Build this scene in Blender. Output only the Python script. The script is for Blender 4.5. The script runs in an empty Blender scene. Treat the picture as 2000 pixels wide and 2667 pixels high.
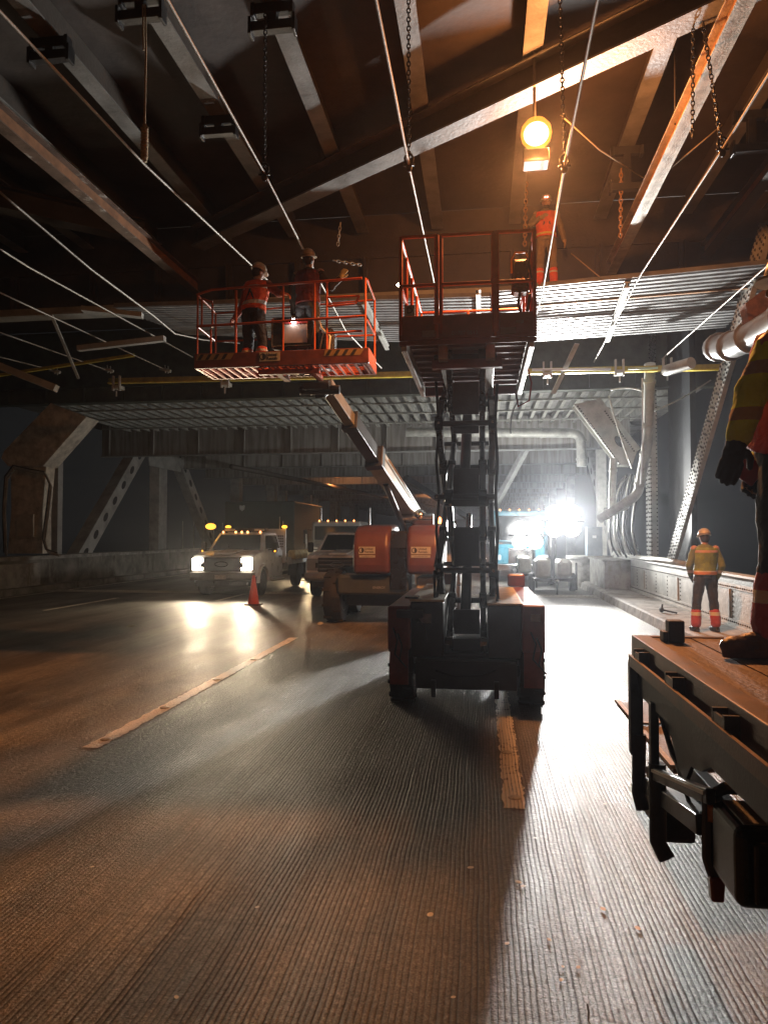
import bpy, math, random
from mathutils import Vector, Matrix
random.seed(7)
sc = bpy.context.scene
R = math.radians
# ------------------------------------------------------------------ camera
F = 1850.0; HC = 1.85
PITCH = math.atan((1395-1333.5)/F)
YAW = math.atan((1255-1000)/F*math.cos(PITCH))
cd = bpy.data.cameras.new('camera'); cam = bpy.data.objects.new('camera', cd)
sc.collection.objects.link(cam); sc.camera = cam
cd.sensor_width = 36; cd.sensor_fit = 'AUTO'; cd.lens = F/2667*36
cd.clip_start = .05; cd.clip_end = 6000
cam.location = (0, 0, HC); cam.rotation_euler = (R(90)+PITCH, 0, YAW)
# ------------------------------------------------------------------ world (night) and exposure
w = bpy.data.worlds.new('World'); sc.world = w; w.use_nodes = True
bg = w.node_tree.nodes['Background']
bg.inputs[0].default_value = (.32, .335, .35, 1); bg.inputs[1].default_value = .018
sc.view_settings.view_transform = 'Standard'; sc.view_settings.look = 'None'
sc.view_settings.exposure = 0.3; sc.view_settings.gamma = 1
try:
    sc.cycles.use_denoising = True
    sc.cycles.max_bounces = 6; sc.cycles.diffuse_bounces = 3; sc.cycles.glossy_bounces = 3
    sc.cycles.volume_bounces = 0; sc.cycles.sample_clamp_indirect = 4
    sc.cycles.caustics_reflective = False; sc.cycles.caustics_refractive = False
except Exception: pass
TOWER_W = 1250; SODIUM_W = 1150; HEAD_W = 80

# ------------------------------------------------------------------ pixel helpers (photograph pixel -> point on a real plane)
def ray(px, py):
    x = (px-1000)/F; y = 1.0; z = -(py-1333.5)/F
    y, z = y*math.cos(PITCH)-z*math.sin(PITCH), y*math.sin(PITCH)+z*math.cos(PITCH)
    return x*math.cos(YAW)-y*math.sin(YAW), x*math.sin(YAW)+y*math.cos(YAW), z
def gz(px, py, z=0):
    r = ray(px, py); t = (z-HC)/r[2]; return Vector((r[0]*t, r[1]*t, z))
def ay(px, py, Y):
    r = ray(px, py); t = Y/r[1]; return Vector((r[0]*t, Y, HC+r[2]*t))
def axx(px, py, x):
    r = ray(px, py); t = x/r[0]; return Vector((x, r[1]*t, HC+r[2]*t))

# ------------------------------------------------------------------ materials
MATS = {}
def mat(name, col, rough=.5, metal=0, var=.25, scale=6, bump=.0, bscale=40, col2=None, emis=None, es=0, coat=0, rust=None, rustamt=.55, spec=.5):
    if name in MATS: return MATS[name]
    m = bpy.data.materials.new(name); m.use_nodes = True; nt = m.node_tree; N = nt.nodes; L = nt.links
    b = N['Principled BSDF']
    b.inputs['Roughness'].default_value = rough; b.inputs['Metallic'].default_value = metal
    b.inputs['Specular IOR Level'].default_value = spec
    if coat: b.inputs['Coat Weight'].default_value = coat
    tc = N.new('ShaderNodeTexCoord')
    nz = N.new('ShaderNodeTexNoise'); nz.inputs['Scale'].default_value = scale; nz.inputs['Detail'].default_value = 6
    nz.inputs['Roughness'].default_value = .65
    L.new(tc.outputs['Object'], nz.inputs['Vector'])
    cr = N.new('ShaderNodeValToRGB'); e = cr.color_ramp.elements
    c = col; c2 = col2 or tuple(v*(1-var*1.6) for v in col)
    e[0].position = .32; e[0].color = (*[max(0, v) for v in c2], 1); e[1].position = .62; e[1].color = (*c, 1)
    L.new(nz.outputs['Fac'], cr.inputs['Fac'])
    out = cr.outputs['Color']
    if rust:
        n2 = N.new('ShaderNodeTexNoise'); n2.inputs['Scale'].default_value = scale*.6; n2.inputs['Detail'].default_value = 9
        n2.inputs['Roughness'].default_value = .75
        mp = N.new('ShaderNodeMapping'); mp.inputs['Scale'].default_value = (1, 1, .35); mp.inputs['Location'].default_value = (3, 7, 1)
        L.new(tc.outputs['Object'], mp.inputs['Vector']); L.new(mp.outputs['Vector'], n2.inputs['Vector'])
        r2 = N.new('ShaderNodeValToRGB'); r2.color_ramp.elements[0].position = rustamt; r2.color_ramp.elements[1].position = rustamt+.08
        L.new(n2.outputs['Fac'], r2.inputs['Fac'])
        mx = N.new('ShaderNodeMix'); mx.data_type = 'RGBA'
        L.new(r2.outputs['Color'], mx.inputs['Factor']); L.new(out, mx.inputs['A']); mx.inputs['B'].default_value = (*rust, 1)
        out = mx.outputs['Result']
    L.new(out, b.inputs['Base Color'])
    mr = N.new('ShaderNodeMapRange'); mr.inputs['To Min'].default_value = max(0.02, rough-.14); mr.inputs['To Max'].default_value = min(1, rough+.14)
    L.new(nz.outputs['Fac'], mr.inputs['Value']); L.new(mr.outputs['Result'], b.inputs['Roughness'])
    if bump:
        n3 = N.new('ShaderNodeTexNoise'); n3.inputs['Scale'].default_value = bscale; n3.inputs['Detail'].default_value = 4
        L.new(tc.outputs['Object'], n3.inputs['Vector'])
        bp = N.new('ShaderNodeBump'); bp.inputs['Strength'].default_value = bump; bp.inputs['Distance'].default_value = .02
        L.new(n3.outputs['Fac'], bp.inputs['Height']); L.new(bp.outputs['Normal'], b.inputs['Normal'])
    if emis:
        b.inputs['Emission Color'].default_value = (*emis, 1); b.inputs['Emission Strength'].default_value = es
    MATS[name] = m; return m
def emit(name, col, s):
    if name in MATS: return MATS[name]
    m = bpy.data.materials.new(name); m.use_nodes = True; nt = m.node_tree
    nt.nodes.remove(nt.nodes['Principled BSDF'])
    e = nt.nodes.new('ShaderNodeEmission'); e.inputs[0].default_value = (*col, 1); e.inputs[1].default_value = s
    nt.links.new(e.outputs[0], nt.nodes['Material Output'].inputs[0]); MATS[name] = m; return m

GREY = mat('painted_steel', (.30, .31, .30), .55, .0, .3, 2.5, .25, 30, rust=(.10, .06, .04), rustamt=.66)
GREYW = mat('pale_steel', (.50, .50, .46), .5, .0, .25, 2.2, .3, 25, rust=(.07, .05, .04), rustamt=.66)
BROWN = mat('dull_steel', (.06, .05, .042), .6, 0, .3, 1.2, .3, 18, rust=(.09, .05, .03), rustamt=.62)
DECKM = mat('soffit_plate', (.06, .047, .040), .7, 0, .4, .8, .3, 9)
DARK = mat('dark_steel', (.026, .027, .029), .36, .0, .3, 5, .15, 60)
BLACK = mat('black_rubber', (.018, .018, .019), .65, 0, .3, 10, .3, 60)
GLOSSB = mat('gloss_black', (.014, .015, .018), .22, 0, .2, 6)
RED = mat('orange_paint', (.50, .085, .025), .38, 0, .2, 8, .05, 60, rust=(.12, .04, .03), rustamt=.68)
REDD = mat('dark_red_paint', (.20, .045, .032), .38, 0, .3, 5, .05, 60)
CONC = mat('concrete', (.36, .35, .32), .8, 0, .4, 2.5, .5, 30, rust=(.16, .14, .11), rustamt=.56)
CONCD = mat('old_concrete', (.24, .23, .2), .85, 0, .4, 1.6, .5, 20, rust=(.09, .08, .065), rustamt=.55)
GALV = mat('galvanised_sheet', (.34, .345, .345), .42, .35, .2, 3, .12, 12)
YEL = mat('yellow_paint', (.62, .48, .04), .45, 0, .3, 4, .1, 40)
WHITE = mat('white_paint', (.70, .74, .78), .3, 0, .1, 4, coat=.4)
CABLE = mat('steel_wire', (.36, .34, .30), .5, .3, .2, 30)
ROPE = mat('hemp_rope', (.5, .38, .24), .9, 0, .3, 60)
CHROME = mat('chrome', (.7, .7, .72), .15, 1, .1, 4)
GLASS = mat('dark_glass', (.02, .024, .026), .06, 0, .1, 2, spec=.9)
PIPE = mat('pipe_wrap', (.46, .46, .42), .5, .1, .3, 3, .2, 20)
BLUE = mat('blue_paint', (.03, .13, .18), .3, 0, .2, 5, coat=.5)
WOODM = None

# ------------------------------------------------------------------ mesh builder
class MB:
    def __init__(s, world=True): s.v = []; s.f = []; s.world = world; s.smooth = False
    def add(s, vs, fs):
        o = len(s.v); s.v += [Vector(v) for v in vs]; s.f += [tuple(i+o for i in f) for f in fs]; return s
    def box(s, x0, x1, y0, y1, z0, z1):
        return s.add([(x0,y0,z0),(x1,y0,z0),(x1,y1,z0),(x0,y1,z0),(x0,y0,z1),(x1,y0,z1),(x1,y1,z1),(x0,y1,z1)],
                     [(0,3,2,1),(4,5,6,7),(0,1,5,4),(1,2,6,5),(2,3,7,6),(3,0,4,7)])
    def cbox(s, x0, x1, y0, y1, z0, z1, c):      # box with chamfered vertical profile edges (bevel c)
        prof = [(x0+c,z0),(x1-c,z0),(x1,z0+c),(x1,z1-c),(x1-c,z1),(x0+c,z1),(x0,z1-c),(x0,z0+c)]
        n = 8; rings = [(y0,c),(y0+c,0),(y1-c,0),(y1,c)]; cx=(x0+x1)/2; cz=(z0+z1)/2; vs=[]
        for (y,ins) in rings:
            for (x,z) in prof:
                sx = (abs(x1-x0)/2-ins)/(abs(x1-x0)/2); sz=(abs(z1-z0)/2-ins)/(abs(z1-z0)/2)
                vs.append((cx+(x-cx)*sx, y, cz+(z-cz)*sz))
        fs = [tuple(range(n))]+[tuple(reversed(range(3*n,4*n)))]
        for k in range(3):
            for i in range(n): a=k*n+i; b=k*n+(i+1)%n; fs.append((a,a+n,b+n,b))
        return s.add(vs, fs)
    def bar(s, p0, p1, w, h, up=(0,0,1)):        # rectangular bar between two points, w sideways, h along up
        p0=Vector(p0); p1=Vector(p1); d=(p1-p0).normalized(); up=Vector(up)
        sd = d.cross(up)
        if sd.length<1e-4: sd = d.cross(Vector((1,0,0)))
        sd.normalize(); u = sd.cross(d).normalized()
        vs=[]
        for p in (p0,p1):
            for a,b in ((-1,-1),(1,-1),(1,1),(-1,1)): vs.append(p+sd*(a*w/2)+u*(b*h/2))
        return s.add(vs,[(0,1,2,3),(7,6,5,4),(0,4,5,1),(1,5,6,2),(2,6,7,3),(3,7,4,0)])
    def ibeam(s, p0, p1, w, h, tf=.025, tw=.018, up=(0,0,1)):
        p0=Vector(p0); p1=Vector(p1); d=(p1-p0).normalized(); sd=d.cross(Vector(up)).normalized(); u=sd.cross(d).normalized()
        s.bar(p0,p1,tw,h-2*tf,up); o=u*(h/2-tf/2)
        s.bar(p0+o,p1+o,w,tf,up); s.bar(p0-o,p1-o,w,tf,up); return s
    def tube(s, pts, r, n=8, closed=False, rs=None):
        pts=[Vector(p) for p in pts]; m=len(pts); vs=[]; prev=None
        for i,p in enumerate(pts):
            d = (pts[min(i+1,m-1)]-pts[max(i-1,0)]).normalized()
            if closed: d=(pts[(i+1)%m]-pts[i-1]).normalized()
            if prev is None:
                a=Vector((0,0,1)) if abs(d.z)<.9 else Vector((1,0,0)); sd=d.cross(a).normalized()
            else:
                sd=(prev-d*prev.dot(d)).normalized()
            prev=sd; u=sd.cross(d); rr = rs[i] if rs else r
            for k in range(n):
                t=2*math.pi*k/n; vs.append(p+sd*math.cos(t)*rr+u*math.sin(t)*rr)
        fs=[]
        for i in range(m if closed else m-1):
            for k in range(n):
                a=i*n+k; b=i*n+(k+1)%n; c=((i+1)%m)*n; fs.append((a,b,c+(k+1)%n,c+k))
        if not closed: fs.append(tuple(reversed(range(n)))); fs.append(tuple(range((m-1)*n,m*n)))
        return s.add(vs,fs)
    def ball(s, c, rx, ry=None, rz=None, n=12, m=8, rot=None):
        ry=ry or rx; rz=rz or rx; vs=[Vector((0,0,rz))]; 
        for i in range(1,m):
            t=math.pi*i/m
            for k in range(n):
                a=2*math.pi*k/n; vs.append(Vector((rx*math.sin(t)*math.cos(a), ry*math.sin(t)*math.sin(a), rz*math.cos(t))))
        vs.append(Vector((0,0,-rz))); fs=[]
        for k in range(n): fs.append((0,1+k,1+(k+1)%n))
        for i in range(m-2):
            for k in range(n):
                a=1+i*n+k; b=1+i*n+(k+1)%n; fs.append((a,a+n,b+n,b))
        l=len(vs)-1
        for k in range(n): fs.append((l,1+(m-2)*n+(k+1)%n,1+(m-2)*n+k))
        if rot: vs=[rot@v for v in vs]
        c=Vector(c); return s.add([v+c for v in vs],fs)
    def lathe(s, c, prof, n=20, axis='z'):       # prof: list of (r, h) along axis, capped
        c=Vector(c); vs=[]; 
        for (r,h) in prof:
            for k in range(n):
                a=2*math.pi*k/n; x=r*math.cos(a); y=r*math.sin(a)
                v={'z':(x,y,h),'x':(h,x,y),'y':(y,h,x)}[axis]; vs.append(c+Vector(v))
        fs=[]; m=len(prof)
        for i in range(m-1):
            for k in range(n):
                a=i*n+k; b=i*n+(k+1)%n; fs.append((a,b,b+n,a+n))
        fs.append(tuple(reversed(range(n)))); fs.append(tuple(range((m-1)*n,m*n)))
        return s.add(vs,fs)
    def prism(s, poly, d0, d1, axis='x'):        # polygon in the plane across axis, extruded d0..d1
        n=len(poly); vs=[]
        for d in (d0,d1):
            for (a,b) in poly: vs.append({'x':(d,a,b),'y':(a,d,b),'z':(a,b,d)}[axis])
        fs=[tuple(reversed(range(n))),tuple(range(n,2*n))]
        for i in range(n): j=(i+1)%n; fs.append((i,j,j+n,i+n))
        return s.add(vs,fs)
    def rings(s, rs, n=16):                      # loft of ellipses: (center, rx, ry, axis_x, axis_y)
        vs=[]
        for (c,rx,ry,ax,ayy) in rs:
            for k in range(n):
                a=2*math.pi*k/n; vs.append(Vector(c)+Vector(ax)*rx*math.cos(a)+Vector(ayy)*ry*math.sin(a))
        fs=[tuple(reversed(range(n))),tuple(range((len(rs)-1)*n,len(rs)*n))]
        for i in range(len(rs)-1):
            for k in range(n): a=i*n+k;b=i*n+(k+1)%n; fs.append((a,b,b+n,a+n))
        return s.add(vs,fs)
def root_matrix(o):
    while o.parent: o=o.parent
    return Matrix.Translation(o.location)@Matrix.Rotation(o.rotation_euler.z,4,'Z')
def props(o, label=None, cat=None, group=None, kind=None):
    if label: o['label']=label
    if cat: o['category']=cat
    if group: o['group']=group
    if kind: o['kind']=kind
    return o
def T(name, label, cat, loc, group=None, rz=0):
    o=bpy.data.objects.new(name,None); sc.collection.objects.link(o); o.location=loc; o.rotation_euler=(0,0,rz)
    o.empty_display_size=.2
    return props(o,label,cat,group)
def build(mb, name, m, parent=None, smooth=False, bevel=0, label=None):
    me=bpy.data.meshes.new(name); vs=mb.v
    o=bpy.data.objects.new(name,me); sc.collection.objects.link(o)
    if parent:
        if mb.world:
            Mi=root_matrix(parent).inverted(); vs=[Mi@v for v in vs]
        o.parent=parent
    else:
        xs=[v.x for v in vs]; ys=[v.y for v in vs]; zs=[v.z for v in vs]
        c=Vector(((min(xs)+max(xs))/2,(min(ys)+max(ys))/2,min(zs))); vs=[v-c for v in vs]; o.location=c
    me.from_pydata([tuple(v) for v in vs],[],mb.f); me.materials.append(m)
    if smooth or mb.smooth:
        me.polygons.foreach_set('use_smooth',[True]*len(me.polygons))
        if smooth=='auto':
            try: me.set_sharp_from_angle(angle=R(40))
            except Exception: pass
    if bevel:
        md=o.modifiers.new('bevel','BEVEL'); md.width=bevel; md.segments=2; md.limit_method='ANGLE'; md.angle_limit=R(50)
    if label: o['label']=label
    me.update(); return o
def struct(o): o['kind']='structure'; return o
def copy_tree(o, parent=None):
    c=o.copy(); sc.collection.objects.link(c)
    if parent: c.parent=parent
    for ch in list(o.children): copy_tree(ch,c)
    return c
def text(body, size, loc, rot, m, parent, name='lettering', ext=.002, align='CENTER', bold=0):
    cu=bpy.data.curves.new(name,'FONT'); cu.body=body; cu.size=size; cu.extrude=ext; cu.align_x=align; cu.align_y='CENTER'; cu.offset=bold
    tmp=bpy.data.objects.new('tmp',cu); sc.collection.objects.link(tmp)
    dg=bpy.context.evaluated_depsgraph_get(); me=bpy.data.meshes.new_from_object(tmp.evaluated_get(dg))
    bpy.data.objects.remove(tmp)
    M=Matrix.Translation(loc)@rot.to_4x4(); Mi=root_matrix(parent).inverted() if parent else Matrix()
    me.transform(Mi@M); me.materials.clear(); me.materials.append(m)
    o=bpy.data.objects.new(name,me); sc.collection.objects.link(o); o.parent=parent; return o
FACE=Matrix.Rotation(R(90),3,'X')                # text readable from -Y
def rivrow(mb, p0, p1, n, r=.02, nrm=(0,-1,0)):
    p0=Vector(p0); p1=Vector(p1); nrm=Vector(nrm).normalized()
    a=nrm.cross(Vector((.3,.5,.81))).normalized(); b=nrm.cross(a)
    for i in range(n):
        p=p0.lerp(p1,(i+.5)/n)
        vs=[p+a*r*math.cos(t)+b*r*math.sin(t) for t in (0,1.05,2.09,3.14,4.19,5.24)]+[p+(a*math.cos(t)+b*math.sin(t))*r*.5+nrm*r*.6 for t in (0,1.05,2.09,3.14,4.19,5.24)]
        fs=[(k,(k+1)%6,(k+1)%6+6,k+6) for k in range(6)]+[(6,7,8,9,10,11)]
        mb.add(vs,fs)

# ================================================================== THE SETTING
X0=-14.3; XK=3.5
# road -------------------------------------------------------------
def road_material(paint=False):
    m=bpy.data.materials.new('grooved_road_paint' if paint else 'grooved_concrete_road'); m.use_nodes=True; nt=m.node_tree; N=nt.nodes; L=nt.links; b=N['Principled BSDF']
    tc=N.new('ShaderNodeTexCoord'); geo=N.new('ShaderNodeNewGeometry')
    def noise(scale,det=5,rough=.6,vec=None,sc3=None):
        n=N.new('ShaderNodeTexNoise'); n.inputs['Scale'].default_value=scale; n.inputs['Detail'].default_value=det; n.inputs['Roughness'].default_value=rough
        src=geo.outputs['Position']
        if sc3:
            mp=N.new('ShaderNodeMapping'); mp.inputs['Scale'].default_value=sc3; L.new(src,mp.inputs['Vector']); src=mp.outputs['Vector']
        L.new(src,n.inputs['Vector']); return n
    def math_(op,a,b2=None,c=None):
        n=N.new('ShaderNodeMath'); n.operation=op
        for i,v in enumerate((a,b2,c)):
            if v is None: continue
            if isinstance(v,(int,float)): n.inputs[i].default_value=v
            else: L.new(v,n.inputs[i])
        return n.outputs[0]
    def ramp(v,p0,p1,c0=(0,0,0,1),c1=(1,1,1,1)):
        r=N.new('ShaderNodeValToRGB'); e=r.color_ramp.elements; e[0].position=p0; e[1].position=p1; e[0].color=c0; e[1].color=c1; L.new(v,r.inputs['Fac']); return r.outputs['Color']
    sep=N.new('ShaderNodeSeparateXYZ'); L.new(geo.outputs['Position'],sep.inputs[0])
    wob=noise(1.1,3,.5,sc3=(.5,1.0,1)); wob2=noise(9,2,.5,sc3=(.25,1,1))
    xo=math_('ADD',sep.outputs['X'],math_('MULTIPLY',wob.outputs['Fac'],.035)); xo=math_('ADD',xo,math_('MULTIPLY',wob2.outputs['Fac'],.004))
    ph=math_('MULTIPLY',xo,2*math.pi/.026); g=math_('SINE',ph); g=math_('MULTIPLY_ADD',g,.5,.5); g=math_('POWER',g,.38)   # flat lands, narrow grooves
    # grooved patches: strongest in the two right-hand lanes, worn away in places
    wear=ramp(noise(.9,4,.6,sc3=(1.3,.28,1)).outputs['Fac'],.36,.56)
    xm=N.new('ShaderNodeMapRange'); L.new(sep.outputs['X'],xm.inputs['Value']); xm.inputs['From Min'].default_value=-3.6; xm.inputs['From Max'].default_value=-2.2; xm.inputs['To Min'].default_value=.06; xm.inputs['To Max'].default_value=1
    xm2=N.new('ShaderNodeMapRange'); L.new(sep.outputs['X'],xm2.inputs['Value']); xm2.inputs['From Min'].default_value=1.2; xm2.inputs['From Max'].default_value=2.6; xm2.inputs['To Min'].default_value=1; xm2.inputs['To Max'].default_value=.35
    mask=math_('MULTIPLY',xm.outputs['Result'],xm2.outputs['Result']); per=ramp(noise(1,3,.7,sc3=(34,.22,1)).outputs['Fac'],.38,.58); mask=math_('MULTIPLY',mask,math_('MULTIPLY_ADD',wear,.5,.5)); mask=math_('MULTIPLY',mask,math_('MULTIPLY_ADD',per,.6,.4))
    gi=math_('SUBTRACT',1.0,math_('MULTIPLY',math_('SUBTRACT',1.0,g),mask))       # 1 on lands, 0 in grooves
    agg=noise(95,4,.75); grit=noise(38,3,.8); blot=noise(.7,6,.65,sc3=(1,.35,1)); fine=noise(22,6,.7); scuff=noise(1,7,.7,sc3=(14,1.6,1))
    base=ramp(blot.outputs['Fac'],.3,.7,(.085,.082,.077,1),(.24,.23,.21,1))
    mx=N.new('ShaderNodeMix'); mx.data_type='RGBA'; mx.blend_type='MULTIPLY'; mx.inputs['Factor'].default_value=1
    L.new(base,mx.inputs['A']); L.new(ramp(agg.outputs['Fac'],.3,.66,(.18,.18,.18,1),(1.75,1.75,1.7,1)),mx.inputs['B'])
    mx2=N.new('ShaderNodeMix'); mx2.data_type='RGBA'; mx2.blend_type='MULTIPLY'; mx2.inputs['Factor'].default_value=1
    L.new(mx.outputs['Result'],mx2.inputs['A']); L.new(ramp(gi,0.25,.92,(.04,.04,.04,1),(1,1,1,1)),mx2.inputs['B'])
    tyre=ramp(noise(1,5,.6,sc3=(1.5,.05,1)).outputs['Fac'],.36,.60,(.55,.54,.52,1),(1.1,1.1,1.1,1)); oil=ramp(noise(1,4,.5,sc3=(.9,.5,1)).outputs['Fac'],.30,.42,(.35,.34,.33,1),(1,1,1,1))
    m4=N.new('ShaderNodeMix'); m4.data_type='RGBA'; m4.blend_type='MULTIPLY'; m4.inputs['Factor'].default_value=1; L.new(tyre,m4.inputs['A']); L.new(oil,m4.inputs['B'])
    m5=N.new('ShaderNodeMix'); m5.data_type='RGBA'; m5.blend_type='MULTIPLY'; m5.inputs['Factor'].default_value=1; L.new(mx2.outputs['Result'],m5.inputs['A']); L.new(m4.outputs['Result'],m5.inputs['B'])
    gr2=ramp(grit.outputs['Fac'],.34,.62,(.5,.5,.5,1),(1.3,1.3,1.3,1)); sc2=ramp(scuff.outputs['Fac'],.34,.66,(.55,.54,.53,1),(1.35,1.35,1.33,1)); fn2=ramp(fine.outputs['Fac'],.36,.62,(.6,.6,.6,1),(1.2,1.2,1.2,1)); prev=m5.outputs['Result']
    for q_ in (gr2,sc2,fn2):
        mm=N.new('ShaderNodeMix'); mm.data_type='RGBA'; mm.blend_type='MULTIPLY'; mm.inputs['Factor'].default_value=1; L.new(prev,mm.inputs['A']); L.new(q_,mm.inputs['B']); prev=mm.outputs['Result']
    # transverse joints every 6.1 m
    jt=math_('ABSOLUTE',math_('SUBTRACT',math_('FRACT',math_('DIVIDE',math_('ADD',sep.outputs['Y'],math_('MULTIPLY',wob2.outputs['Fac'],.05)),6.1)),.55)); jm=ramp(jt,.0006,.0016,(.62,.62,.62,1),(1,1,1,1))
    m6=N.new('ShaderNodeMix'); m6.data_type='RGBA'; m6.blend_type='MULTIPLY'; m6.inputs['Factor'].default_value=1; L.new(prev,m6.inputs['A']); L.new(jm,m6.inputs['B']); fin=m6.outputs['Result']
    if paint:
        wn=noise(16,6,.8); wl=noise(3,3,.6); wv=math_('ADD',math_('MULTIPLY',wn.outputs['Fac'],.7),math_('MULTIPLY',wl.outputs['Fac'],.4)); wv=math_('ADD',wv,math_('MULTIPLY',gi,.10)); pm=ramp(wv,.53,.60)
        m7=N.new('ShaderNodeMix'); m7.data_type='RGBA'; L.new(pm,m7.inputs['Factor']); L.new(fin,m7.inputs['A']); L.new(ramp(gi,.2,.9,(.40,.37,.31,1),(.82,.76,.64,1)),m7.inputs['B']); fin=m7.outputs['Result']
    L.new(fin,b.inputs['Base Color'])
    rr=N.new('ShaderNodeMapRange'); L.new(math_('ADD',math_('MULTIPLY',noise(1.6,5,.6,sc3=(1,.3,1)).outputs['Fac'],.6),math_('MULTIPLY',scuff.outputs['Fac'],.4)),rr.inputs['Value']); rr.inputs['From Min'].default_value=.3; rr.inputs['From Max'].default_value=.7; rr.inputs['To Min'].default_value=.28; rr.inputs['To Max'].default_value=.52
    L.new(rr.outputs['Result'],b.inputs['Roughness']); b.inputs['Specular IOR Level'].default_value=.62
    h=math_('ADD',math_('MULTIPLY',gi,1.3),math_('ADD',math_('MULTIPLY',agg.outputs['Fac'],.9),math_('ADD',math_('MULTIPLY',grit.outputs['Fac'],1.6),math_('MULTIPLY',fine.outputs['Fac'],1.8))))
    bp=N.new('ShaderNodeBump'); bp.inputs['Strength'].default_value=.9; bp.inputs['Distance'].default_value=.009
    L.new(h,bp.inputs['Height']); L.new(bp.outputs['Normal'],b.inputs['Normal']); return m
ROADM=road_material()
mb=MB(); mb.add([(X0,-14,0),(XK,-14,0),(XK,220,0),(X0,220,0)],[(0,1,2,3)])
struct(build(mb,'road',ROADM))
# painted lane dashes with worn edges
PAINT=road_material(True)
mb=MB()
def dash(xc,y0,y1,wd=.15):
    n=max(2,int((y1-y0)/.05)); vs=[];fs=[]
    for i in range(n+1):
        y=y0+(y1-y0)*i/n; j=.014
        vs+= [(xc-wd/2+random.uniform(-j,j),y,.004),(xc+wd/2+random.uniform(-j,j),y,.004)]
    for i in range(n): fs.append((2*i,2*i+1,2*i+3,2*i+2))
    mb.add(vs,fs)
dash(.215,4.95,8.6); dash(-3.38,5.85,12.6); 
for y in (20.0,32,44,56): dash(.2,y,y+3.6); dash(-3.4,y-1,y+2.6)
for y in (16.3,32,44,56): dash(-10.7,y,y+3.6); 
for y in (19.4,32,44): dash(-7.45,y,y+3.2)
mb.add([(X0+.25,-14,.004),(X0+.37,-14,.004),(X0+.37,160,.004),(X0+.25,160,.004)],[(0,1,2,3)])
struct(build(mb,'road_markings',PAINT))
CR=mat('crack_dark',(.02,.018,.016),.9,0,.2,20)
mb=MB(); y=-1.0; x=.36; L_=[]
while y<2.95:
    L_.append((x+random.uniform(-.016,.016),y,random.uniform(.003,.010))); y+=.05; x+=.004 if y<1.2 else -.004
for i in range(len(L_)-1):
    a,b=L_[i],L_[i+1]; mb.add([(a[0]-a[2]/2,a[1],.003),(a[0]+a[2]/2,a[1],.003),(b[0]+b[2]/2,b[1],.003),(b[0]-b[2]/2,b[1],.003)],[(0,1,2,3)])
struct(build(mb,'road_crack',CR))
# raised markers set on the dashes
STUD=mat('marker_plastic',(.5,.48,.42),.3,0,.2,30)
mb=MB(world=False); mb.lathe((0,0,0),[(.05,0),(.045,.006),(.028,.010),(.005,.011)],12)
s0=build(mb,'road_stud',STUD,None,smooth=True); n=0
for x,y,wh in [(.22,5.15,'near end of the short dash ahead of the scissor lift'),(.2,6.2,'middle of the short dash ahead of the scissor lift'),(-3.38,6.1,'near end of the long dash in the left lane'),
             (-3.38,7.3,'long left dash, second stud from its near end'),(-3.38,8.8,'long left dash, third stud from its near end'),(-3.38,10.3,'long left dash, at its far end')]:
    o=s0 if n==0 else s0.copy()
    if n: sc.collection.objects.link(o)
    n+=1; o.location=(x,y,.004); props(o,'raised stud on the '+wh,'road stud','raised studs on the lane dashes')
# finger expansion joint across the road at Y ~ 22.3
mb=MB(); x=X0
while x<XK-.05:
    mb.prism([(x,22.0),(x+.035,22.0),(x+.035,22.28),(x,22.28)],.004,.012,'z'); mb.prism([(x+.06,22.18),(x+.095,22.18),(x+.095,22.46),(x+.06,22.46)],.004,.012,'z'); x+=.12
mb.box(X0,XK,21.85,22.0,.004,.014); mb.box(X0,XK,22.46,22.6,.004,.014)
struct(build(mb,'expansion_joint',GREYW))
# sidewalk, kerb
mb=MB(); mb.box(XK+.16,4.6,-14,160,-.02,.196); struct(build(mb,'sidewalk',CONC,bevel=.0))
mb=MB(); mb.prism([(XK-.06,-.02),(XK+.16,-.02),(XK+.16,.205),(XK+.02,.205),(XK-.02,.18)],-14,26,'y')
mb2=MB(); mb2.v=[Vector((v.x,v.y,v.z)) for v in mb.v]; mb2.f=mb.f
struct(build(mb2,'kerb',CONC,bevel=.01))
mb=MB(); mb.prism([(X0,-.02),(X0,.2),(X0-.5,.2),(X0-.5,-.02)],-14,160,'y'); struct(build(mb,'kerb',CONCD))
# dark water far below the bridge
WATER=mat('night_water',(.004,.006,.008),.15,0,.2,.02)
mb=MB(); mb.add([(-4000,-4000,-45),(4000,-4000,-45),(4000,5000,-45),(-4000,5000,-45)],[(0,1,2,3)]); struct(build(mb,'water',WATER))
# upper deck soffit over the near bay (high) and beyond (low)
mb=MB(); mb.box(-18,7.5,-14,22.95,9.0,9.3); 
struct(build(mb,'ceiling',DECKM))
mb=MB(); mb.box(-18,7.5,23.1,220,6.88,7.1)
struct(build(mb,'low_ceiling',mat('grey_soffit',(.30,.30,.28),.7,0,.35,1.5,.3,20,rust=(.14,.12,.10),rustamt=.6)))

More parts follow.
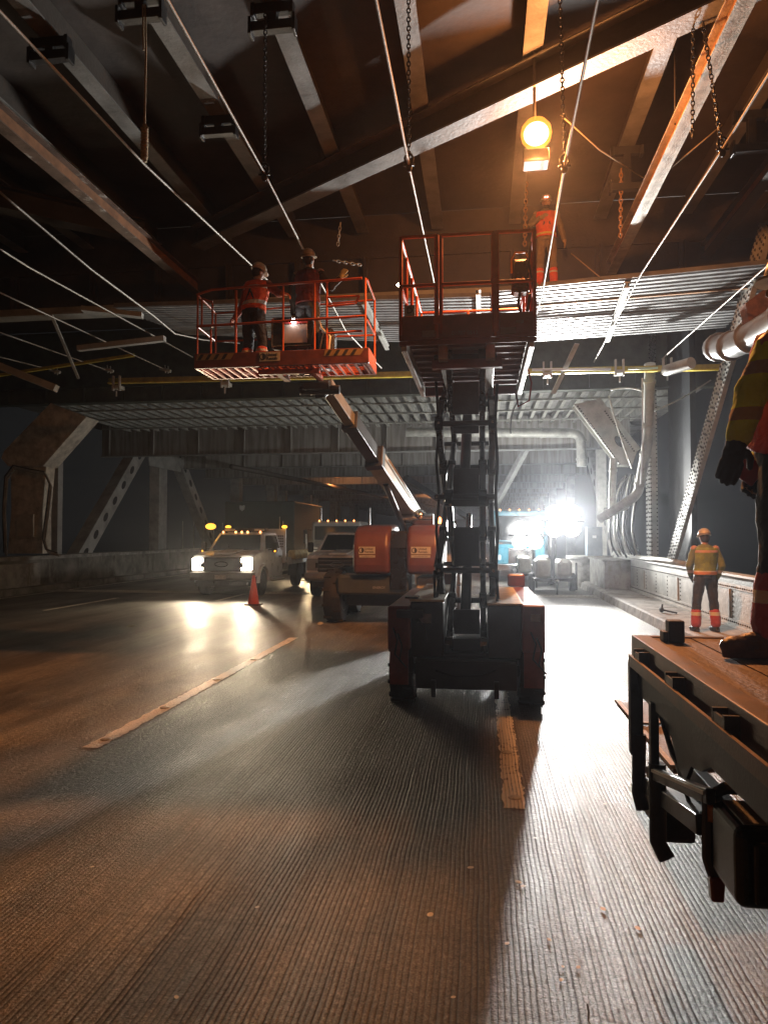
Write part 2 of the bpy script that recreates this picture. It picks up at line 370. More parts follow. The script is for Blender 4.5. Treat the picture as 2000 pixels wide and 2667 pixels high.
# ------------------------------------------------------------------ ceiling stringers (z bottom 8.5)
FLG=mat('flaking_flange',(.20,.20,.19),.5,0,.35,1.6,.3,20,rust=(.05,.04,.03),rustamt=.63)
xs=[-13.9,-12.3,-10.65,-9.0,-7.35,-5.68,-4.1,-2.56,-.92,.72,2.48,4.2,5.8]
ordn=['first','second','third','fourth','fifth','sixth','seventh','eighth','ninth','tenth','eleventh','twelfth','thirteenth']
for i,x in enumerate(xs):
    t=T('ceiling_stringer','dull riveted steel stringer under the high ceiling, %s from the left truss'%ordn[i],'steel beam',(x,0,8.5),'stringers under the high ceiling')
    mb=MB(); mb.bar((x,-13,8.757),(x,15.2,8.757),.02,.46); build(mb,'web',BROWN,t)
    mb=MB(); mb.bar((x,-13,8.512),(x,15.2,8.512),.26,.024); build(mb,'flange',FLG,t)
# big plate girder crossing at Y 15.5
t=T('plate_girder','deep riveted brown plate girder crossing the road behind the lifts, pale bottom flange','girder',(0,15.5,6.95))
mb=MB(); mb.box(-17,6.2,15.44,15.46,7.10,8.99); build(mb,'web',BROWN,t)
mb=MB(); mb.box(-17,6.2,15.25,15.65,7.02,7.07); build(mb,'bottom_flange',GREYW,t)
mb=MB(); mb.box(-17,6.2,15.38,15.437,7.07,7.23); build(mb,'flange_angle',GREYW,t)
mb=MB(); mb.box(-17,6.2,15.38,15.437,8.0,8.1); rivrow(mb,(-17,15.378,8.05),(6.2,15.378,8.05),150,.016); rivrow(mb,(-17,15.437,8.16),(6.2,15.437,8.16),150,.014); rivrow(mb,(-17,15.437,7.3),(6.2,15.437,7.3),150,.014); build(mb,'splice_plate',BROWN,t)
for x in [-15,-13,-11,-9,-7.4,-5.7,-4.1,-2.55,-.9,.72,2.5,4.2]:
    mb=MB(); mb.box(x-.09,x+.09,15.36,15.437,7.24,7.99); mb.box(x-.012,x+.012,15.22,15.36,7.24,7.99); rivrow(mb,(x-.05,15.358,7.2),(x-.05,15.358,7.98),10,.014); build(mb,'stiffener',BROWN,t)
# diagonal lateral brace overhead
def lateral(name,label,p0,p1,w,h,m1,m2,rvt=True,grp=None):
    t=T(name,label,'brace',p0,grp); p0=Vector(p0);p1=Vector(p1)
    mb=MB(); mb.bar(p0+Vector((0,0,.02)),p1+Vector((0,0,.02)),.02,h-.06); d=(p1-p0).normalized(); sd=d.cross(Vector((0,0,1)))
    build(mb,'web',m2,t)
    mb=MB(); mb.bar(p0-Vector((0,0,h/2-.01)),p1-Vector((0,0,h/2-.01)),w,.03); mb.bar(p0+Vector((0,0,h/2-.0)),p1+Vector((0,0,h/2-.0)),w,.02)
    build(mb,'flange',m1,t); return t
lateral('lateral_brace','heavy diagonal brace sweeping overhead in front of the orange lamp, pale underside',(5.6,6.7,8.22),(-6.0,14.35,8.22),.34,.42,FLG,BROWN)
lateral('lateral_brace','dim diagonal brace under the ceiling at far left, beyond the knotted rope',(-16,6.0,8.22),(-7.0,13.9,8.22),.34,.42,BROWN,BROWN)
def rail(x,label,y0,y1,mf,z=7.35):
    t=T('hoist_beam',label,'steel beam',(x,y0,z),'hoist beams hung below the ceiling')
    mb=MB(); mb.bar((x,y0,z+.14),(x,y1,z+.14),.018,.22); build(mb,'web',mat('rusty_web',(.28,.13,.06),.6,0,.3,4,.2,30),t)
    mb=MB(); mb.bar((x,y0,z+.01),(x,y1,z+.01),.2,.02); mb.bar((x,y0,z+.265),(x,y1,z+.265),.2,.02); build(mb,'flange',mf,t)
rail(-6.4,'rusty hoist beam running toward the orange basket on the left side',2.2,15.3,mat('rusty_flange',(.17,.11,.08),.5,0,.4,3,.3,30,rust=(.5,.48,.43),rustamt=.58))
rail(2.72,'pale hoist beam with a glowing yellow edge on the right side',2.0,15.3,mat('yellow_flange',(.55,.5,.4),.4,0,.3,5,.3,40,rust=(.2,.17,.13),rustamt=.6))
rail(4.6,'dark hoist beam beyond the yellow edged one, near the right truss',2.0,15.3,BROWN,7.6)
# hanger clamps on the stringers (double-channel yokes with I-section post)
def clamp(x,y,where,drop=.55):
    t=T('hanger_clamp','dark steel hanger clamp bolted '+where,'clamp',(x,y,8.5),'hanger clamps on the stringers')
    mb=MB(); mb.box(x-.22,x+.22,y-.05,y+.05,8.36,8.497); mb.box(x-.27,x-.22,y-.07,y+.07,8.33,8.497); mb.box(x+.22,x+.27,y-.07,y+.07,8.33,8.497); build(mb,'yoke',DARK,t,bevel=.01)
    mb=MB(); mb.ibeam((x,y,8.36),(x,y,8.36-drop),.12,.1,.012,.012,up=(0,1,0)); build(mb,'post',DARK,t)
    mb=MB(); mb.box(x-.28,x+.28,y-.06,y+.06,8.24-drop,8.36-drop); mb.box(x-.3,x-.26,y-.08,y+.08,8.2-drop,8.42-drop); mb.box(x+.26,x+.3,y-.08,y+.08,8.2-drop,8.42-drop); build(mb,'crossbar',DARK,t,bevel=.008)
clamp(-4.1,8.0,'under the ceiling above the knotted rope',.1); clamp(-4.1,10.6,'under the fifth stringer behind the rope',.0+.05)
clamp(2.48,12.4,'beside the pale hoist beam with the yellow edge',.5); clamp(4.2,11.6,'under the stringer nearest the right truss',.4); clamp(-2.56,8.4,'at the top of the chain left of the basket worker',.1)
clamp(-5.68,8.6,'on the leftmost bright stringer at the picture top',.05)

# ------------------------------------------------------------------ galvanised corrugated decking on the hung scaffold
def decking(name,label,quad,nw,amp=.035,th=.003):
    # quad: near-left, near-right, far-right, far-left; waves run left-right, repeated from near to far
    a,b,c,d=[Vector(q) for q in quad]; mb=MB(); prof=[]
    for i in range(nw):
        for (t,h) in ((.0,0),(.06,0),(.22,1),(.50,1),(.66,0)): prof.append(((i+t)/nw,h*amp))
    prof.append((1,0)); vs=[];fs=[]; m=len(prof); nx=10
    for j in range(nx+1):
        u=j/nx
        for (t,h) in prof:
            p=a.lerp(b,u).lerp(d.lerp(c,u),t); vs.append(p+Vector((0,0,h)))
    for j in range(nx):
        for i in range(m-1): fs.append((j*m+i,(j+1)*m+i,(j+1)*m+i+1,j*m+i+1))
    mb.add(vs,fs); o=build(mb,name,GALV,None); md=o.modifiers.new('s','SOLIDIFY'); md.thickness=.004
    props(o,label,'decking','corrugated deck panels hung under the girder'); return o
decking('corrugated_deck','bright corrugated metal deck panel the bearded worker stands on',[(.22,14.42,6.8),(5.6,13.55,6.8),(5.75,17.7,6.8),(.22,18.5,6.8)],19,amp=.10)
decking('corrugated_deck','dim corrugated metal deck panel seen through the orange basket, wide at its right end',[(-7.9,14.3,6.8),(.2,14.7,6.8),(.2,18.5,6.8),(-7.2,16.5,6.8)],18,amp=.10)
# plank walkway edge (orange lit toe line) on deck
mb=MB(); mb.bar((.2,15.5,6.775),(5.5,14.8,6.775),.05,.03); props(build(mb,'deck_joist',mat('timber_joist',(.5,.25,.1),.7,0,.3,12,.2,50)),'orange timber joist strapped beneath the bright corrugated deck','joist')
for k,(x0,y0,x1,y1) in enumerate([(-.05,14.1,-.05,18.05),(-2.4,14.4,-2.4,18.05),(2.8,14.1,3.1,18.05)]):
    mb=MB(); mb.ibeam((x0,y0,6.70),(x1,y1,6.70),.1,.12); props(build(mb,'deck_bearer',GREYW),['steel bearer under the deck behind the scissor platform','steel bearer under the deck behind the orange basket','steel bearer under the bright deck, running to the yellow beam'][k],'bearer')

# ------------------------------------------------------------------ cross girder at the low ceiling's edge and the yellow rail on it
t=T('edge_girder','dark green-grey cross girder at the edge of the lower ceiling','girder',(0,23,6.42))
DGREEN=mat('green_grey_steel',(.10,.115,.09),.55,0,.3,1.6,.3,20,rust=(.05,.05,.045),rustamt=.6)
mb=MB(); mb.box(-17.5,7.2,23.0,23.05,6.52,8.99); build(mb,'web',DGREEN,t)
mb=MB(); mb.box(-17.5,7.2,22.82,23.2,6.44,6.50); mb.box(-17.5,7.2,22.82,22.997,6.98,7.02); build(mb,'bottom_flange',DGREEN,t)
for i in range(17):
    x=-16.5+i*1.42; mb=MB(); mb.box(x-.012,x+.012,22.84,22.997,6.505,6.975); build(mb,'stiffener',DGREEN,t)
t=T('yellow_rail','yellow painted I-beam rail spanning the full width above the vehicles','rail',(0,17.75,5.95))
p0=Vector((-9.9,17.75,5.99)); p1=Vector((5.7,17.75,5.86)); 
mb=MB(); mb.bar(p0+Vector((0,0,.02)),p1+Vector((0,0,.02)),.018,.12); build(mb,'web',mat('olive_paint',(.35,.30,.05),.5,0,.3,4,.1,40),t)
mb=MB(); mb.bar(p0-Vector((0,0,.055)),p1-Vector((0,0,.055)),.12,.03); build(mb,'flange',YEL,t)
mb=MB(); mb.bar(axx(-20,705+275,-13.2),ay(350,925,17.3),.08,.07); props(build(mb,'outrigger_bar',YEL),'dull yellow tilted bar at far left ending at the wire clamps','bar')
for (x,l) in ((-9.6,'yellow rail clamp at its left end near the tilted bar'),(-6.6,'yellow rail clamp below the orange basket, left corner'),(1.6,'yellow rail clamp right of the scissor platform'),(3.3,'yellow rail clamp above the pipe elbow on the right'),(4.4,'yellow rail clamp nearest the riveted diagonal')):
    mb=MB(); mb.box(x-.09,x+.09,17.6,17.9,5.76,5.85); mb.box(x-.11,x-.07,17.58,17.66,5.7,6.1); mb.box(x+.07,x+.11,17.58,17.66,5.7,6.1); mb.tube([(x,17.62,5.7),(x,17.62,5.55)],.02)
    props(build(mb,'beam_clamp',GREYW),l,'clamp','clamps gripping the yellow rail')
# thin tie strips, braces and loose bits around the hung scaffold
def bit(name,label,cat,pts,w,h,m,tube=False,group=None):
    mb=MB()
    for a,b in zip(pts[:-1],pts[1:]):
        if tube: pass
        else: mb.bar(a,b,w,h)
    if tube: mb.tube(pts,w,6)
    return props(build(mb,name,m,smooth=tube),label,cat,group)
bit('slotted_strut','pale slotted strut rising behind the bright deck, right of the scissor platform','strut',[ay(1440,1025,18.1),ay(1502,895,17.2)],.12,.03,GREYW)
bit('scaffold_tube','white scaffold tube lying along the yellow rail right of the scissor lift','tube',[ay(1385,963,17.5),ay(1590,961,17.5)],.03,0,WHITE,True)
bit('scaffold_tube','short pale green tube beside the yellow rail above the elbow pipe','tube',[ay(1635,961,17.4),ay(1712,958,17.4)],.025,0,mat('mint_paint',(.45,.6,.45),.4),True)
bit('flat_brace','pale flat brace lying at the left under the girder, pointing at the basket','brace',[ay(205,908,15.5),ay(430,882,15.5)],.14,.12,GREYW)
bit('flat_brace','pale tapered brace below the white flange at upper left','brace',[ay(215,805,14.0),ay(372,822,14.3)],.2,.1,GREYW)
bit('flat_brace','short bright brace with a torn end at the left picture edge','brace',[ay(-60,930,15.2),ay(148,1012,15.6)],.26,.16,GREYW)
bit('knee_strut','thin slanted strut between the yellow bar and the white flange at left','strut',[ay(135,820,14.8),ay(205,985,17.0)],.06,.05,GREYW)
bit('drop_rod','thin steel rod hanging from the last ceiling brace at upper right','rod',[ay(1757,125,10.2),ay(1757,325,10.2)],.012,0,BROWN,True)

# ------------------------------------------------------------------ wires, ropes, chains
def wire(label,pts,r=.016):
    mb=MB(); P=[Vector(p) for p in pts]; Q=[]
    for a,b in zip(P[:-1],P[1:]):
        for k in range(6): Q.append(a.lerp(b,k/6))
    Q.append(P[-1]); mb.tube(Q,r,6)
    o=build(mb,'suspension_wire',CABLE,smooth=True); return props(o,label,'wire','wires carrying the hung deck')
EZ=6.06
wire('long wire rope at far left meeting the knotted rope end',[(-4.09,3.2,6.32),(-3.96,7.85,6.27),(-3.9,13,6.6)],.015)
wire('wire rope passing just left of the orange basket top rail, chain at its middle',[(-2.54,3.3,6.34),(-2.62,8.29,6.29),(-2.60,11.2,6.0),(-2.6,13.4,5.82),(-2.45,17.3,6.0)])
wire('wire rope crossing in front of the scissor platform left panel',[(-.86,3.4,6.34),(-.85,8.35,6.3),(-.83,12.57,6.38),(-.8,16,6.2)])
wire('wire rope crossing in front of the bearded worker',[(.96,3.6,6.4),(1.0,8.6,6.28),(1.1,13.0,6.22),(1.0,15.4,6.0)])
wire('wire rope swinging past the pale hoist beam down to the yellow rail',[(2.75,4.2,6.3),(2.7,8.31,6.2),(2.7,12.4,6.3),(2.7,17.6,6.05)])
wire('shortest wire rope at the upper right edge, ending on the yellow rail',[(4.3,8.5,6.1),(4.3,11.29,5.94),(4.3,17.7,6.1)])
wire('slack wire rope at left that curves up to the basket toe board',[axx(0,500,-6.16),axx(236,700,-6.1),axx(400,822,-6.1),axx(456,869,-6.1),axx(530,885,-6.1),axx(624,894,-6.1)])
wire('wire rope at left running behind the basket bottom corner',[axx(0,648,-7.4),axx(76,696,-7.6),axx(502,930,-7.6)])
wire('wire rope at left ending at the middle yellow rail clamp',[axx(-10,757,-8.9),axx(430,962,-8.9)])
wire('wire rope at left crossing the tilted yellow bar',[axx(-10,862,-10.4),axx(274,962,-10.4)])
wire('lowest short wire rope at the left edge',[axx(-10,927,-12),axx(139,964,-12)])
for (px,py,x,l) in ((430,962,-8.9,'wire clip at the end of the wire near the basket corner'),(280,962,-10.4,'wire clip with a short chain left of the yellow rail'),(142,965,-12,'wire clip at the end of the lowest wire')):
    c=axx(px,py,x); mb=MB(); mb.tube([c+Vector((-.15,0,.03)),c+Vector((.02,0,-.01)),c+Vector((.18,0,-.06))],.045,8); mb.tube([c+Vector((.0,0,.12)),c+Vector((.02,0,-.1))],.02,6); mb.tube([c+Vector((.09,0,.09)),c+Vector((.1,0,-.12))],.018,6)
    props(build(mb,'wire_clip',GREYW,smooth=True),l,'wire clip','clips ending the left wires')
def chain(label,p0,p1,link=.085,r=.008,m=None,name='chain',group='chains hanging from the ceiling steel'):
    p0=Vector(p0);p1=Vector(p1); L_=(p1-p0).length; n=max(3,int(L_/(link*.72))); d=(p1-p0).normalized()
    a=d.cross(Vector((0,1,.1))).normalized(); b=d.cross(a); mb=MB()
    for i in range(n):
        c=p0+d*(L_*(i+.5)/n); s=a if i%2 else b; pts=[]
        for k in range(8):
            t=2*math.pi*k/8; pts.append(c+d*math.cos(t)*link*.5+s*math.sin(t)*link*.27)
        mb.tube(pts,r,5,closed=True)
    return props(build(mb,name,m or DARK,smooth=True),label,'chain',group)
def hook(p): pass
chain('heavy dark chain dropping to the wire left of the basket',(-2.62,8.29,8.36),(-2.62,8.29,6.28),.075,.008)
chain('dark chain hanging in the centre, ending in a shackle on the wire',(-.85,8.35,8.5),(-.85,8.35,6.3),.075,.008)
chain('chain passing right of the orange lamp down to its wire',(.96,8.6,8.5),(1.0,8.6,6.28),.075,.008)
chain('loose chain end hanging left of the pale hoist beam, upper right',ay(1805,40,8.8),ay(1802,358,8.8),.075,.008)
chain('chain running down to the wire at the upper right edge',ay(1830,60,8.3),ay(1880,390,8.3),.075,.008)
chain('chain below the hanger clamp beside the pale hoist beam',ay(1617,440,12.4),ay(1615,618,12.4),.1,.012,mat('rusty_chain',(.4,.22,.1),.5,.3,.3,20))
chain('chain looped down behind the scissor platform top rail, left of worker',ay(1372,375,14.4),ay(1366,640,14.4),.12,.015,mat('rusty_chain',(.4,.22,.1),.5))
chain('short chain dangling behind the basket above the hidden worker',ay(887,580,13),ay(880,640,13),.09,.01,GREYW)
chain('short slack chain lying above the basket on its right side',ay(868,678,13),ay(940,690,13),.09,.01,GREYW)
for (p,l) in (((-2.62,8.29,6.28),'shackle joining the left chain and wire'),((-.85,8.35,6.3),'shackle joining the centre chain and wire'),((1.0,8.6,6.28),'shackle joining the chain beside the lamp to its wire'),((2.7,8.31,6.2),'shackle on the wire at the upper right edge')):
    p=Vector(p); mb=MB(); pts=[p+Vector((.05*math.sin(t),0,.07+.07*math.cos(t))) for t in [k*math.pi/5 for k in range(10)]]; mb.tube(pts,.014,6,closed=True); mb.tube([p+Vector((-.07,0,0)),p+Vector((.07,0,0))],.016,6); mb.ball(p+Vector((0,0,-.04)),.04,.03,.05)
    props(build(mb,'shackle',DARK,smooth=True),l,'shackle','shackles on the wires')
# knotted rope
t=T('knotted_rope','tan rope hanging from a ceiling clamp with a thick wrapped knot at its end','rope',(-3.96,7.85,6.3))
mb=MB(); mb.tube([(-4.02,7.95,8.3),(-3.98,7.9,7.6),(-3.96,7.85,6.75)],.012,6); mb.tube([(-4.05,7.95,8.3),(-4.01,7.9,7.7)],.011,6); build(mb,'cord',ROPE,t,smooth=True)
mb=MB(); pts=[];
for k in range(70): a=k*.9; pts.append((-3.96+.028*math.cos(a),7.85+.028*math.sin(a),6.72-.4*k/70)); 
mb.tube(pts,.02,6); mb.tube([(-3.96,7.85,6.75),(-3.95,7.85,6.3)],.024,8); build(mb,'knot',ROPE,t,smooth=True)
bit('tag_line','thin sloping tag line from the lamp to the hoist beam','line',[ay(1460,300,10.5),ay(1560,390,11.3),ay(1685,470,12.5)],.01,0,ROPE,True)
bit('tag_line','thin sloping line right of the pale hoist beam, under the hanger clamp','line',[ay(1745,438,11.5),ay(1880,325,11.2)],.01,0,ROPE,True)
bit('lanyard','lanyard line running from the bearded worker down to the deck edge','line',[ay(1487,660,14.4),ay(1562,722,14.0)],.012,0,ROPE,True)
# ------------------------------------------------------------------ sodium lamp
def glassglow():
    if 'sodium_glass' in MATS: return MATS['sodium_glass']
    m=bpy.data.materials.new('sodium_glass'); m.use_nodes=True; nt=m.node_tree; nt.nodes.remove(nt.nodes['Principled BSDF'])
    e=nt.nodes.new('ShaderNodeEmission'); e.inputs[0].default_value=(1,.27,.035,1); e.inputs[1].default_value=2.2
    tr=nt.nodes.new('ShaderNodeBsdfTransparent'); mx=nt.nodes.new('ShaderNodeMixShader'); mx.inputs[0].default_value=.5
    nt.links.new(tr.outputs[0],mx.inputs[1]); nt.links.new(e.outputs[0],mx.inputs[2]); nt.links.new(mx.outputs[0],nt.nodes['Material Output'].inputs[0]); MATS['sodium_glass']=m; return m
def sodium(loc,label,watt,rod=8.5,col=(1,.35,.10),s=1.0,es=6):
    t=T('sodium_lamp',label,'lamp',loc,'sodium lamps under the ceiling'); x,y,z=loc
    mb=MB(); mb.lathe((x,y,z+.02),[(.05,-.165*s),(.13*s,-.15*s),(.185*s,-.08*s),(.205*s,.01*s),(.19*s,.10*s),(.13*s,.175*s),(.05*s,.205*s)],32); build(mb,'globe',glassglow(),t,smooth=True)
    mb=MB(); mb.ball((x,y,z+.03),.165*s,.165*s,.14*s,n=28,m=16); build(mb,'bulb',emit('sodium_bulb',(1,.60,.20),16),t,smooth=True)
    mb=MB(); mb.box(x-.17*s,x+.17*s,y-.02,y+.26*s,z-.34*s,z-.17*s); build(mb,'ballast_box',mat('lamp_housing',(.12,.08,.05),.5),t,bevel=.015)
    mb=MB(); mb.tube([(x,y+.26,z-.2),(x,y+.26,rod)],.02,8); mb.tube([(x,y+.26,z+.28),(x,y+.02,z+.22)],.02,8); build(mb,'bracket',BROWN,t,smooth=True)
    ld=bpy.data.lights.new('sodium_light','POINT'); ld.energy=watt*.45; ld.color=col; ld.shadow_soft_size=.12*s
    lo=bpy.data.objects.new('sodium_light',ld); sc.collection.objects.link(lo); lo.location=(0,-.02,0); lo.parent=t
    for ch in t.children:
        if ch.name.startswith('globe'): ch.visible_shadow=True
    lo.location=(.27*s,.04,.02*s)
    ls=bpy.data.lights.new('sodium_beam','SPOT'); ls.energy=watt*1.9; ls.color=col; ls.shadow_soft_size=.12; ls.spot_size=R(142); ls.spot_blend=.6
    so=bpy.data.objects.new('sodium_beam',ls); sc.collection.objects.link(so); so.location=(0,-.23*s,-.31*s); so.parent=t; return t
sodium((.74,9.5,7.18),'glowing orange sodium lamp hung from the ceiling above the scissor platform',SODIUM_W)
sodium((.74,-7.5,7.18),'orange sodium lamp behind the viewpoint, same kind as the one above the lift',160)
sodium((-8.6,-7.5,7.18),'orange sodium lamp added unseen behind the viewpoint as fill for the left side',220)  # added out of view as warm fill for the left column and parapet
sodium((-9.5,46,6.0),'distant small orange lamp among the far floor beams, above the heavy truck',160,6.8)
sodium((-4.5,66,6.0),'most distant orange lamp down the deck',1300,6.8)

# ------------------------------------------------------------------ lower ceiling: ribs and cross channels
LST=mat('pale_rib_steel',(.42,.42,.38),.5,0,.3,3,.2,30,rust=(.2,.18,.14),rustamt=.62)
mb=MB(world=False); mb.bar((0,0,.03),(0,6.7,.03),.12,.02); mb.bar((0,0,.20),(0,6.7,.20),.018,.31)
rib0=build(mb,'ceiling_rib',LST); k=0; x=-15.6
while x<6.2:
    o=rib0 if k==0 else rib0.copy()
    if k: sc.collection.objects.link(o)
    o.location=(x,26.56,6.50); props(o,'pale steel rib running lengthwise under the lower ceiling grid','ceiling rib','ribs of the lower ceiling grid'); k+=1; x+=.45
for (y,l) in ((24.4,'cross channel under the lower ceiling grid, nearer the dark girder'),(26.4,'cross channel under the lower ceiling grid, middle one'),(28.6,'cross channel under the lower ceiling grid, nearer the grey floor beam')):
    mb=MB(); mb.box(-16.2,6.3,y-.05,y+.05,6.42,6.475); props(build(mb,'cross_channel',LST),l,'channel')
# far floor beams with stiffener ribs and drip stains
def stainmat():
    m=bpy.data.materials.new('stained_girder_paint'); m.use_nodes=True; nt=m.node_tree; N=nt.nodes; L=nt.links; b=N['Principled BSDF']; b.inputs['Roughness'].default_value=.6
    geo=N.new('ShaderNodeNewGeometry'); mp=N.new('ShaderNodeMapping'); mp.inputs['Scale'].default_value=(7,7,.55); L.new(geo.outputs['Position'],mp.inputs['Vector'])
    n=N.new('ShaderNodeTexNoise'); n.inputs['Scale'].default_value=1; n.inputs['Detail'].default_value=4; L.new(mp.outputs['Vector'],n.inputs['Vector'])
    r=N.new('ShaderNodeValToRGB'); e=r.color_ramp.elements; e[0].position=.40; e[0].color=(.36,.35,.33,1); e[1].position=.74; e[1].color=(.15,.13,.11,1); L.new(n.outputs['Fac'],r.inputs['Fac'])
    n2=N.new('ShaderNodeTexNoise'); n2.inputs['Scale'].default_value=.6; n2.inputs['Detail'].default_value=5; L.new(geo.outputs['Position'],n2.inputs['Vector'])
    r2=N.new('ShaderNodeValToRGB'); r2.color_ramp.elements[0].color=(.6,.58,.55,1); r2.color_ramp.elements[1].color=(1.1,1.1,1.1,1); L.new(n2.outputs['Fac'],r2.inputs['Fac'])
    mx=N.new('ShaderNodeMix'); mx.data_type='RGBA'; mx.blend_type='MULTIPLY'; mx.inputs['Factor'].default_value=1
    L.new(r.outputs['Color'],mx.inputs['A']); L.new(r2.outputs['Color'],mx.inputs['B']); L.new(mx.outputs['Result'],b.inputs['Base Color']); return m
STAIN=stainmat(); y=30.0; k=0
def floor_beam_parts():
    t=bpy.data.objects.new('floor_beam',None); sc.collection.objects.link(t)
    mb=MB(world=False); mb.box(-17,6,-.015,.015,-1.42,0)
    xx=-16.6
    while xx<6: mb.box(xx-.012,xx+.012,-.13,-.016,-1.40,-.02); xx+=2.1
    build(mb,'web',STAIN,t)
    mb=MB(world=False); mb.box(-17,6,-.17,.17,-1.46,-1.421); build(mb,'bottom_flange',GREY,t); return t
fb=floor_beam_parts()
while y<130:
    o=fb if k==0 else copy_tree(fb)
    o.location=(0,y,6.86)
    wh=['first one behind the pale rib grid','second one behind the rib grid','third one behind the rib grid','fourth one down the deck','fifth one down the deck','sixth one down the deck'][k] if k<6 else 'one of the far ones fading down the deck'
    props(o,'grey stained cross floor beam, '+wh,'floor beam','floor beams down the deck' ); k+=1; y+=6.1
fb.scale=(1,1,1)

# ------------------------------------------------------------------ trusses
def riv_member(mb,p0,p1,w,h,up,rows,n,rr=.022,nrm=(0,-1,0),face='up'):
    p0=Vector(p0);p1=Vector(p1); mb.bar(p0,p1,w,h,up)
def member(name,label,p0,p1,w,d,m,rivets=0,holes=False,cat='truss member',group=None,rm=None):
    """box member in the truss plane: w across the road (x), d along the truss; lacing rivets on the face that looks at the road and at the viewer"""
    p0=Vector(p0);p1=Vector(p1); t=T(name,label,cat,p0,group); dr=(p1-p0).normalized()
    side=Vector((1,0,0)); nf=dr.cross(side).normalized()
    if nf.y>0: nf=-nf
    mb=MB(); mb.bar(p0,p1,w,d,up=nf); build(mb,'body' if not holes else 'plates',m,t)
    mr=MB(); L_=(p1-p0).length
    if rivets:
        n=int(L_/.13)
        for off in ((-.42,-.26,.26,.42) if rivets>1 and w>.3 else (-.4,.4) if w>.15 else ()):
            o=side*w*off+nf*(d/2); rivrow(mr,p0+o,p1+o,n,.024,nf)
        if rivets>1 and w>.3:
            rivrow(mr,p0+nf*(d/2)+side*w*.08,p1+nf*(d/2)+side*w*.08,n//3,.03,nf); rivrow(mr,p0+nf*(d/2)-side*w*.1,p1+nf*(d/2)-side*w*.1,n//3,.03,nf)
        s=-1 if p0.x>0 else 1
        for off in ((-.42,-.2,.2,.42) if rivets>1 else (-.4,.4)): o=side*s*(w/2)+nf*d*off; rivrow(mr,p0+o,p1+o,n,.034 if rivets>1 else .02,side*s)
        if rivets>1: o=side*s*(w/2); rivrow(mr,p0+o,p1+o,n//3,.04,side*s)
        build(mr,'rivets',rm or m,t)
    if holes:
        s=-1 if p0.x>0 else 1; mh=MB(); n=int(L_/1.0)
        for i in range(n):
            c=p0.lerp(p1,(i+.5)/n)+side*s*(w/2+.004); pts=[]
            for k in range(12):
                a=2*math.pi*k/12; pts.append(c+dr*math.cos(a)*.24+nf*math.sin(a)*.14)
            mh.add(pts,[tuple(range(12))]); 
        build(mh,'lightening_holes',BLACK,t)
    return t
RIV=mat('rivet_dark',(.06,.06,.055),.5)
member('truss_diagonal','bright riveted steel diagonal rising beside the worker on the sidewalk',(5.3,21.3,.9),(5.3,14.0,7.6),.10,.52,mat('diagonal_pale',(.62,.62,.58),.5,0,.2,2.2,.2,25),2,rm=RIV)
member('truss_post','riveted vertical truss post behind the bundle of black cables',(5.3,23.3,.4),(5.3,23.3,8.8),.22,.6,GREYW,2,rm=RIV)
member('truss_diagonal','perforated grey diagonal with oval holes behind the concrete drum',(5.3,28.3,.9),(5.3,38.0,7.6),.5,.7,mat('mid_steel',(.3,.3,.28),.55,0,.3,3,.3,30),1,True)
member('truss_post','tapered pale post beside the blue cabinet at right',(5.0,31.0,.9),(5.0,31.0,6),.35,.5,GREYW,1)
for k,y in enumerate((45,56,67,78,89,100)):
    member('truss_post','right hand truss post, %s beyond the floodlights'%ordn[k],(5.4,y,.3),(5.4,y,6.8),.5,.6,GREY,0,group='far truss posts on the right')
# wide dark web plates between (gusset wall) at the right post
mb=MB(); mb.box(5.75,5.8,20.3,23.0,.5,8.9); o=props(build(mb,'gusset_plate',mat('blue_black_steel',(.012,.015,.018),.5,0,.4,1.2,.3,10)),'dark wide gusset plate behind the vertical pipe on the right','gusset plate')
mb=MB(); mb.box(5.62,5.75,20.2,20.9,1.2,8.9); props(build(mb,'web_plate',mat('blue_black_steel',(.045,.055,.062))),'dark vertical steel strip left of the bright riveted diagonal','steel plate')
member('truss_post','plain pale timber-coloured post between the barrier and the flatbed worker',(5.2,13.35,1.0),(5.2,13.35,3.6),.14,.14,mat('pale_timber',(.5,.46,.36),.7,0,.3,8,.2,40),0,cat='post')
LG=mat('left_truss_steel',(.42,.42,.40),.6,0,.3,1.5,.3,20)
member('truss_diagonal','dim left truss diagonal leaning right toward the node above the vertical post',(-16,26.3,.8),(-16,33.0,7.4),.5,.7,LG,0,True)
member('truss_post','pale square left truss post between two diagonals',(-16,33.6,.8),(-16,33.6,6.85),.5,.9,LG)
member('truss_diagonal','dim left truss diagonal falling away from the pale post',(-16,34.4,7.2),(-16,41,.8),.5,.65,LG,0,True)
member('truss_post','narrow twin left post beside the battered knee column',(-15.6,24.4,1.1),(-15.6,24.4,6),.3,.3,LG)
mb=MB(); mb.prism([(32,5.2),(35.6,5.2),(35,6.9),(31.6,6.9)],-15.74,-15.7,'x'); props(build(mb,'gusset_plate',LG),'gusset plate joining the left truss diagonals at the top','gusset plate')
for k,y in enumerate((45,51,56,62,67,73,78,84,90,100)):
    member('truss_post','left truss post, %s behind the white work truck'%ordn[k],(-16+ (k%2)*.6,y,.3),(-16+(k%2)*.6,y,6.8),.6,.7,LG,0,group='far truss posts on the left')
